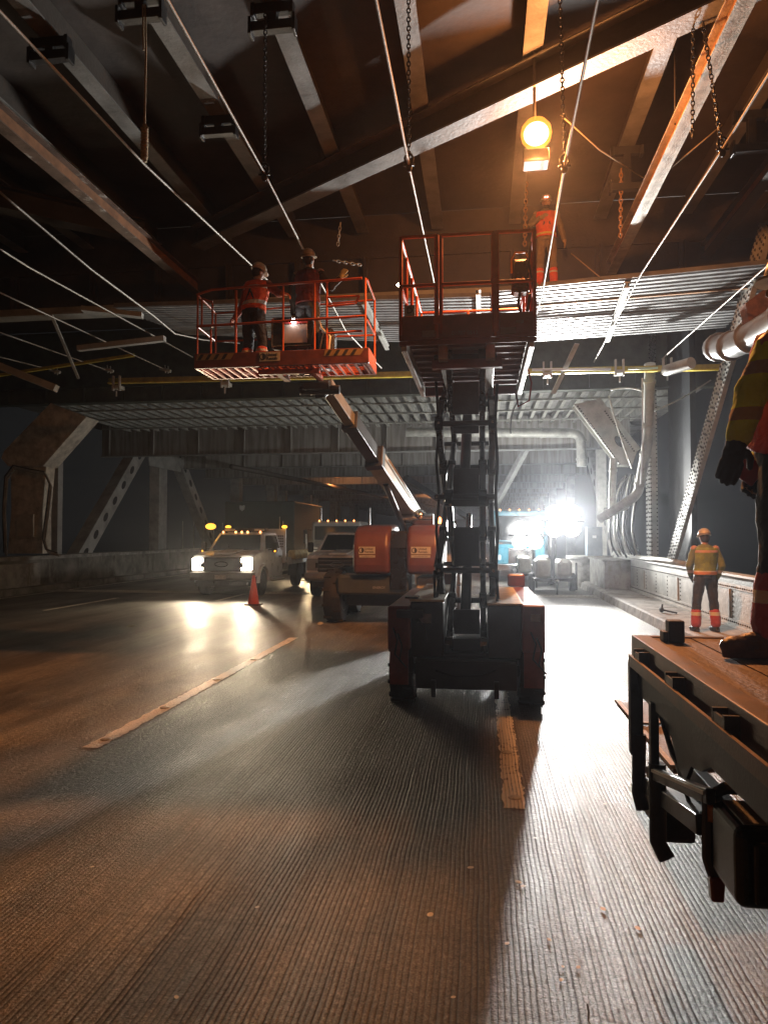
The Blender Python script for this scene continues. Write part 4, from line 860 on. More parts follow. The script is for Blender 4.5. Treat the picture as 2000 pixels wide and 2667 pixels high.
railing([((bx0+.24,by0+.03,zb+.2),(bx0+.24,by0+.03,zb+.58)),((bx0+.1,by0+.03,zb+.62),(bx0+.1,by0+.03,zr-.14)),((bx0+.1,by0+.03,zr-.14),(bx0+.26,by0+.03,zr-.2)),((bx0+.26,by0+.03,zr-.2),(bx0+.26,by0+.03,zb+.6))],ORB,t,.015,'gate')
for x in (bx0+.03,bx1-.03):
    dzz=0 if x<-3 else .1
    railing([((x,by0+.02,zr-.08+dzz),(x,by1,zr-.13+dzz)),((x,by0+.02,zb+.62),(x,by1,zb+.6)),((x,by1,zb+.1),(x,by1,zr-.13+dzz))],ORB,t,.016,'side_rail')
railing([((bx0+.03,by1,zr-.13),(bx1-.03,by1,zr-.03)),((bx0+.03,by1,zb+.6),(bx1-.03,by1,zb+.6))]+[((x,by1,zb+.1),(x,by1,zr-.08)) for x in (bx0+.8,bx0+1.6)],ORB,t,.015,'rear_rail')
railing([((bx1-.62,by0+.05,zr-.2),(bx1-.14,by0+.05,zr-.2)),((bx1-.62,by0+.05,zr-.33),(bx1-.2,by0+.05,zr-.31)),((bx1-.14,by0+.05,zr-.2),(bx1-.2,by0+.05,zr-.31)),((bx1-.6,by0+.05,zb+.45),(bx1-.1,by0+.05,zb+.47)),((bx1-.61,by0+.05,zb+.2),(bx1-.61,by0+.05,zr+.02))],ORB,t,.016,'tray_rail')
# console
cx_=-3.08
mb=MB(); mb.cbox(cx_-.02,cx_+.66,10.15,10.4,4.62,5.10,.03); c_=build(mb,'control_console',GLOSSB,t)
mb=MB(); mb.box(cx_+.16,cx_+.54,10.135,10.149,4.70,4.98); build(mb,'face_plate',mat('console_plate',(.5,.42,.4),.4,0,.15,6),c_)
mb=MB(); mb.box(cx_+.16,cx_+.54,10.125,10.149,4.985,5.02); build(mb,'console_trim',mat('trim_red',(.4,.05,.05),.4),c_)
mb=MB(); mb.ball((cx_+.34,10.11,5.02),.035,n=10,m=6); build(mb,'lamp',emit('console_lamp',(1,.93,.82),45),c_)
mb=MB(); mb.box(cx_+.0,cx_+.02,10.13,10.149,4.66,5.05); mb.box(cx_+.0,cx_+.6,10.13,10.149,4.655,4.665); build(mb,'edge_strip',CHROME,c_)
mb=MB(); mb.cbox(cx_+.05,cx_+.6,10.2,10.4,4.27,4.6,.03); mb.cbox(cx_+.7,cx_+.95,10.1,10.35,4.3,4.9,.05); build(mb,'equipment_box',GLOSSB,t)
mb=MB(); mb.tube([(cx_+.75,10.08,4.9),(cx_+.9,10.05,4.75),(cx_+.88,10.05,4.5),(cx_+.7,10.05,4.42)],.02,8); mb.tube([(cx_+.72,10.07,5.05),(cx_+.8,10.07,4.8),(cx_+.74,10.07,4.55)],.012,6); build(mb,'hose',GREYW,t,smooth=True)
# boom (telescoping sections)
b0=Vector((-1.52,16.3,2.25)); b1=Vector((-2.42,10.9,4.22)); dr=(b1-b0)
OLIVE=mat('boom_cream',(.42,.42,.30),.4,0,.2,3,.1,30,rust=(.2,.19,.14),rustamt=.64)
mb=MB(); mb.bar(b0,b0+dr*.55,.30,.36,(0,.4,1)); build(mb,'boom_base',OLIVE,t,bevel=.02)
mb=MB(); mb.bar(b0+dr*.5,b0+dr*.80,.24,.28,(0,.4,1)); build(mb,'boom_mid_section',DARK,t,bevel=.015)
mb=MB(); mb.bar(b0+dr*.75,b0+dr*1.0,.18,.22,(0,.4,1)); build(mb,'boom_tip_section',mat('boom_grey',(.3,.3,.27),.35,.3,.2,4),t,bevel=.012)
mb=MB(); mb.bar(b0+dr*.53,b0+dr*.56,.35,.42,(0,.4,1)); mb.bar(b0+dr*.78,b0+dr*.805,.28,.33,(0,.4,1)); build(mb,'wear_collar',DARK,t,bevel=.01)
sd=dr.normalized().cross(Vector((0,0,1))).normalized()
mb=MB(); o=sd*.19+Vector((0,-.05,.12)); mb.tube([b0+dr*.02+o,b0+dr*.5+o,b0+dr*.75+sd*.15+Vector((0,0,.12))],.028,8); mb.tube([b0+dr*.05-o+Vector((0,0,.2)),b0+dr*.5-o+Vector((0,0,.2))],.02,6); build(mb,'hose_track',GREYW,t,smooth=True)
mb=MB(); mb.box(-2.65,-2.25,10.3,10.8,4.04,4.14); mb.bar((-2.45,10.55,4.05),b1+Vector((0,0,-.02)),.16,.2); mb.lathe((-2.62,10.5,4.06),[(.07,-.12),(.07,.5)],12,'x'); build(mb,'basket_pivot',DARK,t,bevel=.01)
mb=MB(); a_=b0+dr*.42+Vector((0,0,-.2)); mb.tube([Vector((-1.62,15.2,1.9)),a_],.06,12); build(mb,'lift_cylinder',DARK,t,smooth='auto')
# knuckle and hood
mb=MB(); mb.ball((-1.35,15.6,2.28),.16,n=14,m=8); mb.lathe((-1.55,15.6,2.2),[(.14,-.2),(.14,.5)],16,'x'); build(mb,'boom_knuckle',CHROME,t,smooth='auto')
def hood(x0,x1,m,name):
    pr_=[(14.35,1.06),(14.30,1.25),(14.32,1.65),(14.45,1.92),(14.75,2.06),(15.9,2.10),(16.3,1.9),(16.35,1.06)]; n=len(pr_)
    mb=MB(); mb.prism(pr_,x0,x1,'x'); o=build(mb,name,m,t,bevel=.09); o.modifiers['bevel'].segments=4; o.modifiers['bevel'].angle_limit=R(20); return o
hood(-2.62,-1.86,mat('hood_red',(.13,.048,.038),.35,0,.2,3,.03,30),'hood'); hood(-1.52,-.86,MATS['hood_red'],'hood')
mb=MB(); mb.prism([(14.45,.75),(14.40,1.6),(14.6,1.95),(16.2,1.95),(16.2,.75)],-1.858,-1.522,'x'); build(mb,'turret',GLOSSB,t)
mb=MB(); mb.prism([(14.35,1.05),(14.55,2.0),(16.2,1.95),(16.25,1.05)],-.858,-.80,'x'); build(mb,'hood_side_panel',GREYW,t,bevel=.01)
signplate(t,(-1.22,14.297,1.55),.40,.15); signplate(t,(-2.32,14.297,1.55),.34,.15)
mb=MB(); mb.box(-1.42,-1.03,14.293,14.299,1.405,1.455); mb.box(-2.48,-2.15,14.293,14.299,1.405,1.45); s_=build(mb,'web_plate',MATS['sign_grey'],t)
text('UnitedRentals.com',.036,(-1.225,14.2915,1.43),FACE,MATS['ink'],t,'lettering',.0005); text('UnitedRentals.com',.032,(-2.315,14.2915,1.427),FACE,MATS['ink'],t,'lettering',.0005)
mb=MB(); mb.cbox(-3.0,-1.5,14.5,15.3,.62,1.03,.05); build(mb,'counterweight',mat('slate_paint',(.06,.075,.085),.35,0,.2,3),t)
text('ENERGY',.07,(-2.1,14.497,.78),FACE,mat('faded_white',(.4,.42,.45),.5),t,'lettering',.001)
mb=MB(); mb.cbox(-1.35,-.85,14.6,16.4,.62,1.0,.03); build(mb,'hose_tray',GREYW,t)
mb=MB(); mb.cbox(-2.85,-.75,14.75,17.3,.38,.66,.03); mb.box(-3.0,-.6,15.0,15.2,.45,.6); mb.box(-3.0,-.6,16.9,17.1,.45,.6); build(mb,'chassis',DARK,t)
for (x,y) in ((-3.12,15.1),(-.62,15.1),(-3.12,17.0),(-.62,17.0)): wheel(t,(x,y,.56),.56,.38,GREY,22,local=False)
mb=MB(); mb.lathe((-.88,14.7,2.1),[(.05,0),(.05,.09),(.03,.13)],12); bc=build(mb,'beacon',emit('amber_red',(1,.25,.05),14),t,smooth=True)
mb=MB(); mb.lathe((-.93,14.5,1.86),[(.035,-.03),(.03,0)],10,'y'); build(mb,'side_marker',emit('amber',(1,.45,.05),8),t,smooth=True)

# ------------------------------------------------------------------ road vehicles (local: front faces -Y)
HL=emit('headlamp_on',(1,.84,.62),30); AMB=emit('amber_on',(1,.36,.03),3.2); RMK=emit('roof_marker',(1,.36,.10),6)
def pickup(name,label,x,y,paint,lights,flatbed,trim,W=2.0,cat='pickup truck'):
    t=T(name,label,cat,(x,y,0)); h=W/2
    M=lambda: MB(world=False)
    body=[(0,.62),(-.03,.80),(0,1.12),(.10,1.26),(.55,1.33),(1.15,1.37),(3.15,1.37),(3.15,.52),(1.52,.50)]
    arch=[(.92+.52*math.cos(a),.42+.52*math.sin(a)) for a in [math.pi*k/8 for k in range(9)]]
    arch=[p for p in arch if p[1]>.5]; poly=body+arch+[(.32,.60)]
    mb=M(); mb.prism(poly,-h+.05,h-.05,'x'); build(mb,'body',paint,t,bevel=.03)
    for s in (-1,1):
        mb=M(); pts=[(.92+.56*math.cos(a),.42+.56*math.sin(a)) for a in [math.pi*k/10 for k in range(11)]]; pin=[(.92+.48*math.cos(a),.42+.48*math.sin(a)) for a in [math.pi*k/10 for k in range(10,-1,-1)]]
        mb.prism(pts+pin,s*(h-.06),s*(h+.03),'x'); build(mb,'fender_flare',paint,t,bevel=.01)
    # greenhouse
    g=M(); lo=[(-h+.09,1.12,1.36),(h-.09,1.12,1.36),(h-.09,3.13,1.36),(-h+.09,3.13,1.36)]; hi=[(-h+.26,1.72,1.93),(h-.26,1.72,1.93),(h-.24,3.0,1.95),(-h+.24,3.0,1.95)]
    g.add(lo+hi,[(0,1,5,4),(1,2,6,5),(2,3,7,6),(3,0,4,7),(4,5,6,7),(3,2,1,0)]); build(g,'cab_roof',paint,t,bevel=.04)
    def quad(a,b,c,d,u0,u1,v0,v1,off):
        a,b,c,d=[Vector(q) for q in (a,b,c,d)]; n=(b-a).cross(d-a).normalized()
        f=lambda u,v:(a.lerp(b,u)).lerp(d.lerp(c,u),v)+n*off
        return [f(u0,v0),f(u1,v0),f(u1,v1),f(u0,v1)]
    q=quad(lo[0],lo[1],hi[1],hi[0],.06,.94,.06,.90,.006); mb=M(); mb.add(q,[(0,1,2,3)]); ws=build(mb,'windscreen',GLASS,t)
    mb=M(); c0=q[0].lerp(q[1],.5)+Vector((0,-.01,.02)); mb.tube([c0+Vector((-.25,0,0)),q[0].lerp(q[3],.3)+(q[1]-q[0])*.3+Vector((0,-.02,.0))],.008,5); build(mb,'wiper',BLACK,ws)
    q=quad(lo[1],lo[2],hi[2],hi[1],.12,.93,.12,.86,.006); mb=M(); mb.add(q,[(0,1,2,3)]); build(mb,'side_window',GLASS,t)
    q=quad(lo[3],lo[0],hi[0],hi[3],.07,.88,.12,.86,.006); mb=M(); mb.add(q,[(0,1,2,3)]); build(mb,'side_window',GLASS,t)
    for s in (-1,1):
        mb=M(); mb.box(s*(h-.05)-.004,s*(h-.05)+.004,1.55,3.0,.55,1.34); d_=build(mb,'door',paint,t,bevel=.003)
        mb=M(); mb.box(s*(h-.035)-.012,s*(h-.035)+.012,2.7,2.88,1.14,1.18); build(mb,'handle',trim,d_)
        mb=M(); mb.tube([(s*(h-.06),1.55,1.40),(s*(h+.14),1.5,1.42)],.02,6); mb.cbox(min(s*(h+.08),s*(h+.26)),max(s*(h+.08),s*(h+.26)),1.42,1.5,1.32,1.64,.03); mi=build(mb,'wing_mirror',BLACK,t)
        if lights: mb=M(); mb.ball((s*(h+.2),1.41,1.36),.03,n=8,m=5); build(mb,'indicator',AMB,mi)
        # headlight
        mb=M(); x0,x1=sorted((s*(h-.42),s*(h-.07))); mb.cbox(x0,x1,-.05,.2,.82,1.17,.02); hl=build(mb,'headlight',HL if lights else mat('lens_grey',(.3,.34,.38),.12,0,.1,8,coat=1),t)
        mb=M(); mb.box(x0 if s>0 else x1-.08, x0+.08 if s>0 else x1,-.056,-.049,.90,1.05); build(mb,'bezel',DARK,hl)
    mb=M(); mb.cbox(-h+.40,h-.40,-.06,.12,.78,1.20,.03); gr=build(mb,'grille',mat('grille_black',(.03,.03,.032),.35),t)
    mb=M(); mb.prism([(.02,1.27),(.02,1.34),(1.1,1.42),(1.1,1.38)],-.28,.28,'x'); build(mb,'bonnet_bulge',paint,t,bevel=.015)
    mb=M()
    for k in range(3): mb.box(-h+.45,h-.45,-.075,-.0605,.86+k*.12,.89+k*.12)
    build(mb,'grille_bar',trim if not lights else MATS['grille_black'],gr)
    mb=M(); pts=[(.20*math.cos(a),-.085,1.0+.075*math.sin(a)) for a in [2*math.pi*k/20 for k in range(20)]]; mb.tube(pts,.012,6,closed=True); build(mb,'badge',CHROME,gr,smooth=True)
    mb=M(); mb.prism([(-.12,.52),(-.16,.60),(-.14,.76),(.15,.76),(.15,.5)],-h+.03,h-.03,'x'); bp=build(mb,'bumper',trim,t,bevel=.02)
    mb=M(); mb.box(-.17,.17,-.175,-.162,.56,.68); build(mb,'number_plate',mat('plate_pale',(.55,.55,.5),.5,0,.3,25),t)
    mb=M(); mb.box(-h+.2,h-.2,-.05,.4,.34,.50); mb.box(-.3,-.22,-.18,-.05,.42,.48); mb.box(.22,.3,-.18,-.05,.42,.48); build(mb,'valance',BLACK,t)
    mb=M(); mb.box(-.42,.42,.3,6.2,.42,.56); build(mb,'frame',BLACK,t)
    mb=M(); mb.tube([(h-.02,1.6,.45),(h+.05,1.7,.42),(h+.05,2.95,.42)],.035,8); mb.tube([(-h+.02,1.6,.45),(-h-.05,1.7,.42),(-h-.05,2.95,.42)],.035,8); build(mb,'running_board',GREYW,t)
    for s in (-1,1): wheel(t,(s*(h-.15),.92,.42),.42,.27,CHROME,0)
    ry=5.2 if flatbed else 4.4
    for s in (-1,1): wheel(t,(s*(h-.13),ry,.42),.42,.26,CHROME,0)
    if flatbed:
        mb=M(); mb.box(-h-.06,h+.06,3.35,6.9,.92,1.02); bd=build(mb,'bed',WHITE,t,bevel=.01)
        mb=M(); mb.box(h+.061,h+.09,3.35,6.9,.86,1.1); mb.box(-h-.09,-h-.061,3.35,6.9,.86,1.1); build(mb,'side_rail',WHITE,bd)
        mb=M(); mb.box(-h-.03,h+.03,3.25,3.34,.92,2.08); hb=build(mb,'headboard',WHITE,t,bevel=.01)
        mb=M()
        for k in range(6):
            for j in range(5): mb.box(.55+k*.07,.59+k*.07,3.23,3.249,1.45+j*.09,1.5+j*.09)
        build(mb,'mesh_panel',BLACK,hb)
        for s in (-1,1): mb=M(); mb.ball((s*(h-.0),3.2,2.15),.10,.09,.055,n=14,m=8); build(mb,'beacon',AMB,t)
        mb=M(); mb.tube([(h-.2,3.3,2.08),(h-.2,3.3,2.5)],.012,6); mb.tube([(h-.08,3.3,2.08),(h-.08,3.3,2.35)],.012,6); build(mb,'antenna',GREYW,t)
        for s in (-1,1): mb=M(); mb.box(s*.95-.15,s*.95+.15,5.75,5.8,.3,.9); build(mb,'mud_flap',BLACK,t)
        mb=M(); mb.prism([(5.2+.56*math.cos(a),.42+.56*math.sin(a)) for a in [math.pi*k/8 for k in range(9)]]+[(4.7,.42)],h-.28,h+.02,'x'); build(mb,'rear_mudguard',BLACK,t)
    else:
        mb=M(); mb.cbox(-h+.05,h-.05,3.2,5.6,.55,1.36,.03); build(mb,'bed',paint,t)
    return t
def addlight(kind,par,loc,energy,col,size,rot=None,spot=None,blend=.6,name=None):
    ld=bpy.data.lights.new(name or 'lamp_light',kind); ld.energy=energy; ld.color=col
    if kind=='AREA': ld.shape='DISK'; ld.size=size
    else: ld.shadow_soft_size=size
    if kind=='SPOT': ld.spot_size=R(spot); ld.spot_blend=blend
    o=bpy.data.objects.new(name or 'lamp_light',ld); sc.collection.objects.link(o); o.location=loc
    if rot: o.rotation_euler=rot
    o.parent=par; return o
wt=pickup('work_truck','white flatbed work truck with glowing headlights and roof lights, beside the orange cone',-7.68,20.4,WHITE,True,True,mat('dark_bumper',(.12,.11,.10),.4),cat='truck')
for s in (-1,1): addlight('SPOT',wt,(s*.75,-.12,1.0),HEAD_W*4,(1,.80,.55),.10,(R(88),0,R(180)),100,.8,'headlight_beam')
mb=MB(world=False); mb.cbox(-.7,.7,2.0,2.35,1.96,2.10,.03); lb=build(mb,'light_bar',DARK,wt)
for x_ in (-.5,.5): mb=MB(world=False); mb.box(x_-.17,x_+.17,1.985,1.999,2.0,2.07); build(mb,'lens',mat('pale_lens',(.8,.8,.78),.2),lb)
for x_ in (-.62,-.2,0,.2,.62): mb=MB(world=False); mb.ball((x_,1.72,1.965),.035,n=8,m=5); build(mb,'roof_marker',RMK,wt)
mb=MB(world=False); mb.ball((-1.12,1.9,2.15),.17,.15,.10,n=16,m=8); build(mb,'strobe',AMB,wt); mb=MB(world=False); mb.tube([(-1.12,1.9,2.08),(-.75,2.1,1.95)],.015,6); build(mb,'strobe_arm',BLACK,wt)
addlight('POINT',wt,(-1.12,1.7,2.13),6,(1,.45,.06),.08)
# loaded things on the bed
for k in range(6):
    mb=MB(); y0=24.2+k*.45; mb.cbox(-6.72,-6.45,y0,y0+.38,1.02,1.34,.04); props(build(mb,'supply_drum',mat('drum_tan',(.45,.36,.2),.6,0,.3,6)),'tan upright container on the white truck bed, %s from the cab'%ordn[k],'container','containers along the truck bed edge')
pk=pickup('pickup_truck','white pickup with unlit headlights parked between the work truck and the orange boom lift',-4.2,20.55,mat('silver_white',(.8,.82,.85),.25,.1,.1,4,coat=.6),False,False,mat('chrome_bumper',(.55,.58,.62),.2,.8,.1,4))
# heavy truck behind with lit corner lamp
def heavy(name,label,x,y,paint,W=2.3,Ht=2.5):
    t=T(name,label,'truck',(x,y,0)); h=W/2; M=lambda: MB(world=False)
    mb=M(); mb.cbox(-h,h,1.2,3.3,.8,Ht,.08); build(mb,'cab',paint,t)
    mb=M(); mb.prism([(0,.7),(0,1.35),(.15,1.5),(1.2,1.62),(1.2,.7)],-h+.2,h-.2,'x'); build(mb,'hood',paint,t,bevel=.05)
    mb=M(); mb.box(-h+.15,h-.15,1.185,1.199,1.66,Ht-.22); build(mb,'windscreen',GLASS,t)
    mb=M(); mb.box(-.5,.5,-.03,-.001,.75,1.35); build(mb,'grille',CHROME,t)
    mb=M(); mb.box(-h,h,-.25,-.05,.45,.72); build(mb,'bumper',CHROME,t,bevel=.03)
    for s in (-1,1):
        mb=M(); mb.box(s*(h+.22)-.08,s*(h+.22)+.08,.9,.98,1.5,2.1); mb.tube([(s*h,1.2,2.1),(s*(h+.22),.95,2.15),(s*(h+.22),.95,1.5)],.02,6); build(mb,'wing_mirror',BLACK,t)
        mb=M(); mb.tube([(s*(h+.05),3.35,1.0),(s*(h+.05),3.35,3.2)],.07,10); build(mb,'exhaust_stack',CHROME,t,smooth='auto')
        mb=M(); mb.cbox(min(s*(h-.35),s*(h-.08)),max(s*(h-.35),s*(h-.08)),-.02,.12,.86,1.08,.02); build(mb,'headlight',mat('lens_grey',(.3,.34,.38)),t)
        wheel(t,(s*(h-.15),.75,.5),.5,.28,CHROME,0); wheel(t,(s*(h-.15),4.6,.5),.5,.5,CHROME,0)
    for k in range(5): mb=M(); mb.ball((-.8+k*.4,1.25,Ht+.03),.035,n=8,m=5); build(mb,'roof_marker',RMK,t)
    mb=M(); mb.box(-.4,.4,.2,8,.55,.75); build(mb,'frame',BLACK,t)
    return t
ht=heavy('dump_truck','older grey truck with five roof markers waiting behind the white pickup',-7.15+.6,30.5,mat('dull_grey_paint',(.33,.32,.30),.4,0,.2,3))
mb=MB(world=False); mb.cbox(-1.2,1.2,3.8,8,.9,2.4,.04); build(mb,'body_box',DARK,ht)
mb=MB(world=False); mb.ball((-1.0,-.1,1.05),.10,n=10,m=6); build(mb,'lit_headlight',HL,ht); addlight('SPOT',ht,(-1.0,-.3,1.05),HEAD_W*4,(1,.72,.4),.08,(R(87),0,R(180)),90,.8,'headlight_beam')
st=heavy('semi_truck','blue semi truck with chrome bumper and stacks, half hidden in floodlight glare',1.55,29.0,BLUE,2.3,2.9)
# dark box van far behind the work truck
t=T('box_truck','tall dark box truck parked beyond the white work truck, pale shield mark on its face','truck',(-11.9,38,0))
mb=MB(); mb.cbox(-14.2,-10.2,38,45,.9,3.75,.06); build(mb,'cargo_box',mat('night_green',(.03,.06,.06),.5,0,.2,2),t)
mb=MB(); c=ay(631,1323,37.98); mb.prism([(c.x-.16,c.z+.12),(c.x-.1,c.z+.16),(c.x,c.z+.12),(c.x+.1,c.z+.16),(c.x+.16,c.z+.12),(c.x+.13,c.z-.08),(c.x,c.z-.18),(c.x-.13,c.z-.08)],37.96,37.99,'y'); build(mb,'shield_mark',mat('shield_pale',(.6,.65,.65),.5),t)
mb=MB(); mb.cbox(-13.4,-11,36.6,37.9,.6,2.2,.1); build(mb,'cab',DARK,t)
for x_ in (-13.6,-10.7):
    for y_ in (37.0,43.5): wheel(t,(x_,y_,.5),.5,.3,GREY,0,local=False)
# ------------------------------------------------------------------ floodlight trailers
PANEL=emit('led_panel',(1,.985,.95),10)
def tower(name,label,x,y,lamp,watt,tilt,spread,body=True,omni=0):
    t=T(name,label,'light tower',(x,y,0)); M=lambda: MB(world=False)
    TAN=mat('trailer_tan',(.42,.41,.36),.45,0,.2,3,.05,20)
    if body:
        mb=M(); mb.cbox(-.56,-.10,.2,1.7,.46,1.06,.06); build(mb,'engine_cover',TAN,t)
        mb=M(); mb.cbox(.14,.60,.2,1.7,.46,1.06,.10); build(mb,'engine_cover',TAN,t)
        mb=M(); mb.box(-.62,.64,.1,1.8,.36,.455); mb.bar((-.02,.1,.40),(-.02,-.9,.40),.07,.07); mb.tube([(.0,-.85,.42),(.0,-.85,.0)],.03,8); mb.tube([(.78,.7,.05),(.78,.7,.95)],.035,8); build(mb,'trailer_frame',DARK,t)
        for s in (-1,1): wheel(t,(s*.66,.9,.3),.3,.2,GREY,0)
        mb=M(); mb.box(-.3,-.12,.1,.18,.55,.62); mb.lathe((.05,-.5,.42),[(.05,-.02),(.04,.03)],8,'y'); build(mb,'hitch',GREYW,t)
    mb=M(); mb.box(-.05,.07,.5,.62,.46,lamp[2]+.5); mb.box(-.02+lamp[0]-.7,lamp[0]+.7,.55,.6,lamp[2]-.03,lamp[2]+.03); build(mb,'mast',DARK,t)
    for dx in (-.27,.27):
        for dz_ in (-.24,.26):
            c=(lamp[0]+dx,.42,lamp[2]+dz_); mb=M(); mb.cbox(c[0]-.2,c[0]+.2,.43,.5,c[2]-.18,c[2]+.18,.03); hd=build(mb,'lamp_head',DARK,t)
            mb=M(); mb.ball((c[0],.40,c[2]),.29,.12,.27,n=16,m=8); build(mb,'led_panel',PANEL,hd,smooth=True)
    addlight('AREA',t,(lamp[0],.24,lamp[2]),watt,(1,.985,.94),.5,(R(90+tilt),0,R(180)),name='flood_light').data.spread=R(spread)
    if omni: addlight('POINT',t,(lamp[0],.75,lamp[2]+.3),omni,(1,.985,.94),.25,name='flood_spill')
    return t
tower('light_tower','tan floodlight trailer with four blazing lamps, nearest the concrete drum',2.3,23.5,(.33,0,2.32),TOWER_W,26,110)
tower('light_tower','floodlight mast with four blazing lamps in front of the blue semi truck',1.9,26.6,(-.22,0,1.86),TOWER_W*.06,4,170,omni=800)
# ------------------------------------------------------------------ traffic cone
t=T('traffic_cone','orange traffic cone with reflective collar standing before the white work truck','cone',(-6.05,18.4,0)); 
mb=MB(world=False); mb.cbox(-.2,.2,-.2,.2,0,.035,.012); build(mb,'base',mat('cone_base',(.12,.04,.03),.6),t)
mb=MB(world=False); mb.lathe((0,0,.035),[(.15,0),(.15,.02),(.035,.74),(.025,.75)],24); build(mb,'cone_body',mat('cone_orange',(.8,.09,.04),.45,0,.1,6,emis=None),t,smooth='auto')
mb=MB(world=False); mb.lathe((0,0,0),[(.099,.36),(.077,.5)],24); mb.lathe((0,0,0),[(.066,.57),(.052,.66)],24); build(mb,'reflective_collar',mat('reflector',(.75,.7,.6),.3,0,.1,20),t,smooth='auto')
p=gz(797,1512,0); mb=MB(); mb.lathe(p,[(.3,0),(.28,.05),(.05,.06),(.03,.1),(.03,1.9),(.02,1.92)],16); props(build(mb,'marker_post',GREYW),'thin upright post on a round base beside the work truck rear','post')
# ------------------------------------------------------------------ flatbed truck at right (only its rear corner is in view)
t=T('flatbed_truck','worn wooden-decked flatbed truck whose rear corner juts in at lower right','truck',(1.9,1.6,0)); xb=.72; yb=3.62; zb2=1.36; xR=3.1
def woodmat():
    m=bpy.data.materials.new('worn_deck_wood'); m.use_nodes=True; nt=m.node_tree; N=nt.nodes; L=nt.links; b=N['Principled BSDF']; b.inputs['Roughness'].default_value=.62
    geo=N.new('ShaderNodeNewGeometry'); mp=N.new('ShaderNodeMapping'); mp.inputs['Scale'].default_value=(26,2.5,20); L.new(geo.outputs['Position'],mp.inputs['Vector'])
    n=N.new('ShaderNodeTexNoise'); n.inputs['Scale'].default_value=1; n.inputs['Detail'].default_value=8; n.inputs['Distortion'].default_value=.8; L.new(mp.outputs['Vector'],n.inputs['Vector'])
    r=N.new('ShaderNodeValToRGB'); e=r.color_ramp.elements; e[0].position=.3; e[0].color=(.06,.035,.022,1); e[1].position=.68; e[1].color=(.19,.125,.09,1); L.new(n.outputs['Fac'],r.inputs['Fac']); L.new(r.outputs['Color'],b.inputs['Base Color'])
    n2=N.new('ShaderNodeTexNoise'); n2.inputs['Scale'].default_value=60; L.new(geo.outputs['Position'],n2.inputs['Vector'])
    ad=N.new('ShaderNodeMath'); ad.operation='ADD'; L.new(n.outputs['Fac'],ad.inputs[0]); L.new(n2.outputs['Fac'],ad.inputs[1])
    bp=N.new('ShaderNodeBump'); bp.inputs['Strength'].default_value=.6; bp.inputs['Distance'].default_value=.008; L.new(ad.outputs[0],bp.inputs['Height']); L.new(bp.outputs['Normal'],b.inputs['Normal']); return m
WOOD=woodmat(); RUSTY=mat('rusty_frame',(.16,.10,.07),.45,.2,.35,7,.08,90,rust=(.32,.16,.08),rustamt=.60); FRB=mat('frame_black',(.035,.032,.032),.38,.2,.4,8,.06,90,rust=(.12,.06,.035),rustamt=.68)
mb=MB(); x=xb+.085
while x<xR: mb.box(x,min(x+.175,xR),-1.5,yb-.05,zb2-.04,zb2+random.uniform(-.002,.002)); x+=.181
build(mb,'deck_boards',WOOD,t)
mb=MB(); mb.box(xb,xb+.08,-1.5,yb,zb2-.11,zb2+.006); mb.box(xb+.081,xR,yb-.045,yb,zb2-.11,zb2+.006); build(mb,'edge_channel',RUSTY,t,bevel=.004)
mb=MB(); mb.box(xb+.02,xb+.05,-1.5,yb-.0,zb2-.27,zb2-.112); mb.box(xb+.081,xR,yb-.04,yb-.01,zb2-.3,zb2-.112); build(mb,'side_beam',FRB,t)
mb=MB(); mb.bar((xb-.045,-1.5,zb2-.085),(xb-.045,yb-.18,zb2-.085),.012,.05); build(mb,'rub_rail',RUSTY,t)
yy=yb-.28
while yy>-1: mb=MB(); mb.box(xb-.045,xb-.002,yy,yy+.014,zb2-.10,zb2-.02); mb.box(xb-.045,xb-.002,yy-.10,yy-.086,zb2-.10,zb2-.02); mb.box(xb-.044,xb-.036,yy-.085,yy-.001,zb2-.098,zb2-.03); yy-=.55; build(mb,'stake_pocket',FRB,t)
mb=MB(); mb.bar((xb+.01,yb-.03,zb2-.11),(xb+.01,yb-.03,.80),.06,.05,(0,1,0)); build(mb,'rear_post',FRB,t,bevel=.004); mb=MB(); mb.bar((xb+.02,yb-.35,zb2-.24),(xb+.02,yb-.35,.70),.035,.045,(0,1,0)); build(mb,'rear_post',FRB,t,bevel=.004)
mb=MB(); mb.tube([(xb+.02,yb-.05,.90),(xb+.015,yb-.05,.62),(xb+.03,yb-.07,.55)],.032,10); build(mb,'hydraulic_strut',BLACK,t,smooth='auto'); mb=MB(); mb.tube([(xb+.03,yb-.36,.86),(xb+.03,yb-.36,.52),(xb+.06,yb-.38,.46)],.036,10); build(mb,'hydraulic_strut',BLACK,t,smooth='auto')
mb=MB(); mb.bar((xb+.10,yb-.35,zb2-.24),(xb+.30,yb-.75,.85),.06,.12,(0,1,0)); mb.prism([(yb-.12,zb2-.27),(yb-1.1,zb2-.27),(yb-.9,zb2-.36),(yb-.78,zb2-.38),(yb-.70,zb2-.46),(yb-.60,zb2-.44),(yb-.5,zb2-.35),(yb-.3,zb2-.32)],xb+.055,xb+.07,'x'); build(mb,'gusset_brace',FRB,t)
mb=MB(); mb.prism([(yb-.4,zb2-.24),(-1.4,zb2-.24),(-1.4,zb2-.55),(yb-1.4,zb2-.55),(yb-.9,zb2-.36)],xb+.28,xb+.33,'x'); build(mb,'main_beam',FRB,t)
